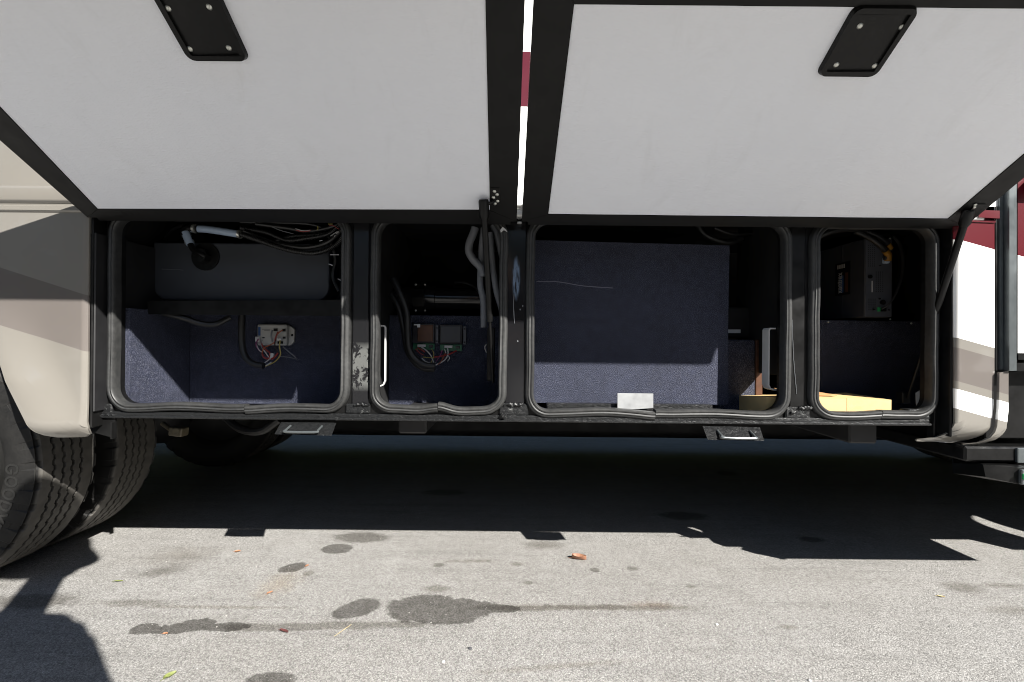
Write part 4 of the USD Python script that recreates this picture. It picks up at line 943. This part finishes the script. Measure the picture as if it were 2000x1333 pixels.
part(IV, 'port', box(*[P(q, 605, yi)[0] for q in (1718, 1730)], yi - .005, yi - .002, PZ(1724, 609, yi), PZ(1724, 602, yi), .001), M_PLAST)
for px, py in ((1739, 466), (1739, 624), (1618, 629), (1780, 632)): part(IV, 'bolt', dome_head(P3(px, py, yi - .002), (0, -1, 0), .004), M_ZINC)
part(IV, 'battery_cable', tube([P3(1670, 452, .24), P3(1700, 466, .24), P3(1722, 482, .24), P3(1732, 495, .255), P3(1731, 508, .262)], .0105, 12), M_RUB)
part(IV, 'battery_cable', tube([P3(1690, 452, .26), P3(1722, 466, .25), P3(1738, 484, .26), P3(1736, 500, .27)], .010, 12), M_RUB)
part(IV, 'amber_sleeve', tube([P3(1729, 490, .248), P3(1735, 499, .255), P3(1734, 510, .26)], .0118, 12), M_AMBER)
part(IV, 'amber_sleeve', tube([P3(1733, 478, .253), P3(1739, 486, .258)], .011, 12, False), M_AMBER)
part(IV, 'data_cable', tube([P3(1722, 604, .265), P3(1735, 596, .25), P3(1748, 578, .24), P3(1760, 545, .235), P3(1764, 510, .235), P3(1757, 478, .24), P3(1745, 462, .25)], [.003, .003, .0045, .005, .006, .006], 8), M_LOOM)
solo('ceiling_cable', tube([P3(1600, 462, .2), P3(1625, 452, .2), P3(1655, 448, .21), P3(1690, 450, .24)], .011, 10), M_RUB, 'black cable along the top of the right-hand bay above the inverter', 'cable')

# cardboard box
yc = .05
CB = thing('cardboard_box', 'flat brown cardboard box lying on the bay floor behind the third post', 'cardboard box', (1.05, .12, ZF + .001))
bx0, bx1 = P(1497, 780, yc)[0], P(1741, 790, yc)[0]
zc = PZ(1640, 776, yc)
part(CB, 'carton', hull([(bx0, yc, ZF + .001), (bx1, yc, ZF + .001), (bx0, yc, zc - .002), (bx1, yc, zc - .008), (bx0 - .012, yc + .20, ZF + .001), (bx1 - .01, yc + .20, ZF + .001), (bx0 - .012, yc + .20, zc - .02), (bx1 - .01, yc + .20, zc - .006)]), M_CARD, smooth=False)
fx0, fx1 = P(1560, 776, yc)[0], P(1655, 776, yc)[0]
part(CB, 'lid_flap', hull([(fx0, yc + .05, zc + .001), (fx1, yc + .05, zc - .002), (fx0, yc + .15, zc + .012), (fx1, yc + .15, zc - .001), (fx0, yc + .15, zc + .015), (fx1, yc + .15, zc + .002), (fx0, yc + .05, zc + .004), (fx1, yc + .05, zc + .001)]), M_CARDIN, smooth=False)
part(CB, 'tape', prism([P(1654, 777.5, yc), P(1684, 778, yc), P(1684, 806, yc), P(1654, 806, yc)], yc - .001, yc), M_TAPE, smooth=False)

# ================================================================== LITTER ON THE ASPHALT
def leaf(px, py, L, W, ang, m, label, name='fallen_leaf', curl=.35, cat='leaf', group=None):
    p = G(px, py); n = 9; V, F = [], []
    for i in range(n):
        t = i / (n - 1); wd = W * math.sin(math.pi * min(1, t * .96 + .02)) ** .8 * (1 - .25 * t)
        for j, k in enumerate((-1, -.5, 0, .5, 1)):
            V.append(((t - .5) * L, k * wd / 2, .003 + curl * abs(k) ** 1.5 * W * .6 + .12 * L * (t - .5) ** 2 + (.0006 if k else 0)))
    for i in range(n - 1):
        for j in range(4):
            a = i * 5 + j; F += [(a, a + 5, a + 6), (a, a + 6, a + 1)]
    V = np.array(V); top = trimesh.Trimesh(V, F, process=False); bot = trimesh.Trimesh(V - (0, 0, .0006), np.array(F)[:, ::-1], process=False)
    st_ = tube([(-.5 * L - .25 * L, 0, .004), (-.5 * L, 0, .003 + .03 * L), (.4 * L, 0, .0035 + .02 * L)], .0007, 5)
    mm = join(top, bot, st_); mm.apply_transform(trimesh.transformations.rotation_matrix(ang, (0, 0, 1))); mm.apply_translation(p)
    return solo(name, mm, m, label, cat, group, smooth=60)
leaf(1131, 1094, .060, .034, -.25, M_LEAFB, 'large curled brown leaf right of the striker shadow', curl=.8)
leaf(332, 1323, .030, .022, 1.0, M_LEAFG, 'yellow-green leaf near the bottom edge beside the large shadow')
leaf(232, 1137, .030, .008, .1, M_LEAFG, 'thin bright green leaf in front of the rear tyre')
leaf(555, 1236, .032, .010, -.35, M_LEAFD, 'dark red curled leaf below the long oil streak', curl=.8)
leaf(464, 1079, .022, .016, .3, M_LEAFO, 'small orange leaf scrap left of the round oil spots')
leaf(600, 1107, .014, .011, .8, M_LEAFO, 'tiny orange leaf scrap touching a dark oil spot')
leaf(323, 1240, .013, .010, .2, M_LEAFO, 'tiny orange scrap on the dark streak by the shadow')
leaf(527, 1160, .020, .012, .9, M_LEAFO, 'faint orange leaf scrap in the middle of the pale asphalt')
leaf(1838, 1167, .022, .008, -.4, M_STRAW, 'pale straw scrap in front of the right oil smear')
a_, b_ = G(653, 1245), G(686, 1222)
solo('straw', tube([a_ + (0, 0, .003), (a_ + b_) / 2 + (.004, 0, .006), b_ + (0, 0, .003)], .0009, 5), M_STRAW, 'thin dry straw lying across the grey oil streak', 'straw')
def pebble(px, py, r, m, label):
    mm = trimesh.creation.icosphere(2, r); v = mm.vertices; v *= (1 + .25 * (meshkit.noise(v * 130 + px) - .5))[:, None]; mm.vertices = v * (1, .8, .6); mm.apply_translation(G(px, py) + (0, 0, r * .4))
    solo('pebble', mm, m, label, 'pebble')
M_PEB = plain('pale_pebble', (.6, .58, .55), .8, .1, 60); M_PEBD = plain('dark_pebble', (.06, .06, .065), .8, .2, 60)
pebble(866, 1294, .005, M_PEB, 'small pale pebble low in the centre of the sunlit asphalt')
pebble(918, 1268, .006, M_PEBD, 'small dark pebble in the centre of the sunlit asphalt')
pebble(1400, 1221, .005, M_PEB, 'small pale pebble right of centre on the sunlit asphalt')
pebble(1582, 1331, .005, M_PEB, 'small pale pebble at the bottom edge right of centre')

def grit():
    rg = np.random.default_rng(5); o = trimesh.creation.icosphere(0); V, F = [], []
    for i in range(2600):
        p = np.array([rg.uniform(-2.4, 2.4), rg.uniform(-.55, 1.6), 0]); r = rg.choice([.0009, .0013, .0018, .0027], p=[.45, .33, .17, .05])
        v = o.vertices * r * rg.uniform(.6, 1.3, 3) * (1, 1, .8) + p + (0, 0, r * .35); V.append(v); F.append(o.faces + 12 * i)
    return trimesh.Trimesh(np.vstack(V), np.vstack(F), process=False)
solo('grit', grit(), plain('loose_grit', (.40, .385, .36), .85, .6, 300), 'loose sand-sized grit strewn over the asphalt', 'grit', kind='stuff', smooth=False)

# ================================================================== PHOTOGRAPHER (stands behind the view, only the shadow shows)
import manifold3d as m3
def ball(p, r, seg=20): return m3.Manifold.sphere(r, seg).translate(tuple(map(float, p)))
def limb(chain):
    out = None
    for (p, r), (q, t) in zip(chain[:-1], chain[1:]):
        h = m3.Manifold.batch_hull([ball(p, r), ball(q, t)]); out = h if out is None else out + h
    return out
H = np.array([-.30, -1.43, 1.63])
A = lambda *q: np.array(q, float)
pel, che, nek = A(-.22, -1.86, .98), A(-.19, -1.70, 1.33), A(-.25, -1.56, 1.46)
body = m3.Manifold.batch_hull([ball(pel + (-.1, 0, 0), .12), ball(pel + (.1, 0, 0), .12), ball(pel + (-.09, .03, .16), .11), ball(pel + (.09, .03, .16), .11)])
body += m3.Manifold.batch_hull([ball(pel + (-.09, .03, .14), .11), ball(pel + (.09, .03, .14), .11), ball(che + (-.12, 0, 0), .11), ball(che + (.12, 0, 0), .11)])
body += m3.Manifold.batch_hull([ball(che + (-.12, 0, 0), .11), ball(che + (.12, 0, 0), .11), ball(nek + (-.12, -.04, -.05), .06), ball(nek + (.12, -.04, -.05), .06)])
body += limb([(nek + (0, -.03, -.04), .065), (H + (0, -.03, -.06), .058)])
body += m3.Manifold.batch_hull([ball(H + (0, -.02, .05), .088), ball(H + (0, .0, -.01), .08), ball(H + (0, .035, -.07), .048)])
body += limb([(H + (0, .085, .0), .012), (H + (0, .098, -.025), .014)])
for sx in (-1, 1): body += m3.Manifold.batch_hull([ball(H + (sx * .086, -.02, .02), .014), ball(H + (sx * .084, -.015, -.02), .010)])
hands = {}
for sx in (-1, 1):
    sh = nek + (sx * .18, -.06, -.07); el = A(-.13 + sx * .33, -1.76, 1.12); wr = A(-.06 + sx * .075, -1.66, .93)
    body += limb([(sh, .062), (el, .047), (wr, .030)])
    pa = wr + (-sx * .018, .045, .0); body += m3.Manifold.batch_hull([ball(wr, .028), ball(pa + (0, 0, .03), .016), ball(pa + (0, 0, -.03), .016)])
    for k_ in range(4):
        b0 = pa + (0, .01, .033 - .021 * k_); ln = (.030, .034, .032, .025)[k_]
        body += limb([(b0, .0095), (b0 + (-sx * .012, ln * .6, 0), .009), (b0 + (-sx * .030, ln * .9, 0), .008), (b0 + (-sx * .042, ln * .55, 0), .0075)])
    body += limb([(wr + (0, .02, .022), .012), (wr + (-sx * .012, .045, .052), .010), (wr + (-sx * .03, .06, .058), .009)])
    hip = pel + (sx * .095, 0, -.04); kn = A(-.22 + sx * .14, -1.80, .50); an = A(-.22 + sx * .17, -1.84, .09)
    body += limb([(hip, .095), (kn, .062), (an, .042)])
    body += limb([(an + (0, 0, -.035), .045), (an + (sx * .02, .15, -.055), .032)])
mb = body.refine_to_length(.03).to_mesh(); pm = trimesh.Trimesh(mb.vert_properties[:, :3], mb.tri_verts); trimesh.smoothing.filter_taubin(pm, iterations=6)
PH = thing('person', 'person behind the viewpoint, only the shadow with hat falling over the tyre shows', 'person', (-.22, -1.84, 0))
SKIN = plain('skin', (.45, .28, .20), .55, .08, 30); CLOTH = plain('navy_shirt', (.05, .06, .10), .85, .1, 30); TROU = plain('grey_trousers', (.10, .10, .10), .85, .1, 30)
part(PH, 'body', pm, SKIN, smooth=70)
v = pm.vertices; nrm = pm.vertex_normals
def wear(name, sel, off, m):
    fs = sel[pm.faces].all(1); sub = trimesh.Trimesh(v + nrm * off, pm.faces[fs], process=False); sub.remove_unreferenced_vertices(); part(PH, name, sub, m, smooth=70)
arm = (np.abs(v[:, 0] + .27) > .0) & (v[:, 2] > .93) & (v[:, 1] < -1.70) | (v[:, 2] > 1.02) & (v[:, 2] < 1.45)
wear('shirt', arm & (v[:, 2] < 1.46) & (v[:, 1] < -1.60 + .0), .008, CLOTH)
wear('trousers', (v[:, 2] < 1.0) & (v[:, 2] > .10) & (v[:, 1] < -1.69), .007, TROU)
wear('shoe', v[:, 2] < .10, .006, M_PLAST)
hp = H + (0, -.02, .085)
tilt = trimesh.transformations.rotation_matrix(-.25, (1, 0, 0))
hat = trimesh.creation.revolve([(0, .125), (.06, .12), (.098, .095), (.112, .03), (.155, -.055), (.157, -.06), (.108, .015), (.0, .02)][::-1], sections=40)
hat.apply_transform(tilt); hat.apply_translation(hp); part(PH, 'hat', hat, plain('straw_hat', (.4, .33, .2), .8, .15, 80), smooth=40)
for sx in (-1, 1): part(PH, 'eye', trimesh.creation.icosphere(2, .012).apply_translation(H + (sx * .033, .066, .012)), M_WHITEPLAST)
part(PH, 'mouth', trimesh.creation.icosphere(2, 1).apply_scale((.022, .006, .006)).apply_translation(H + (0, .078, -.062)), plain('lip', (.35, .12, .10), .5))
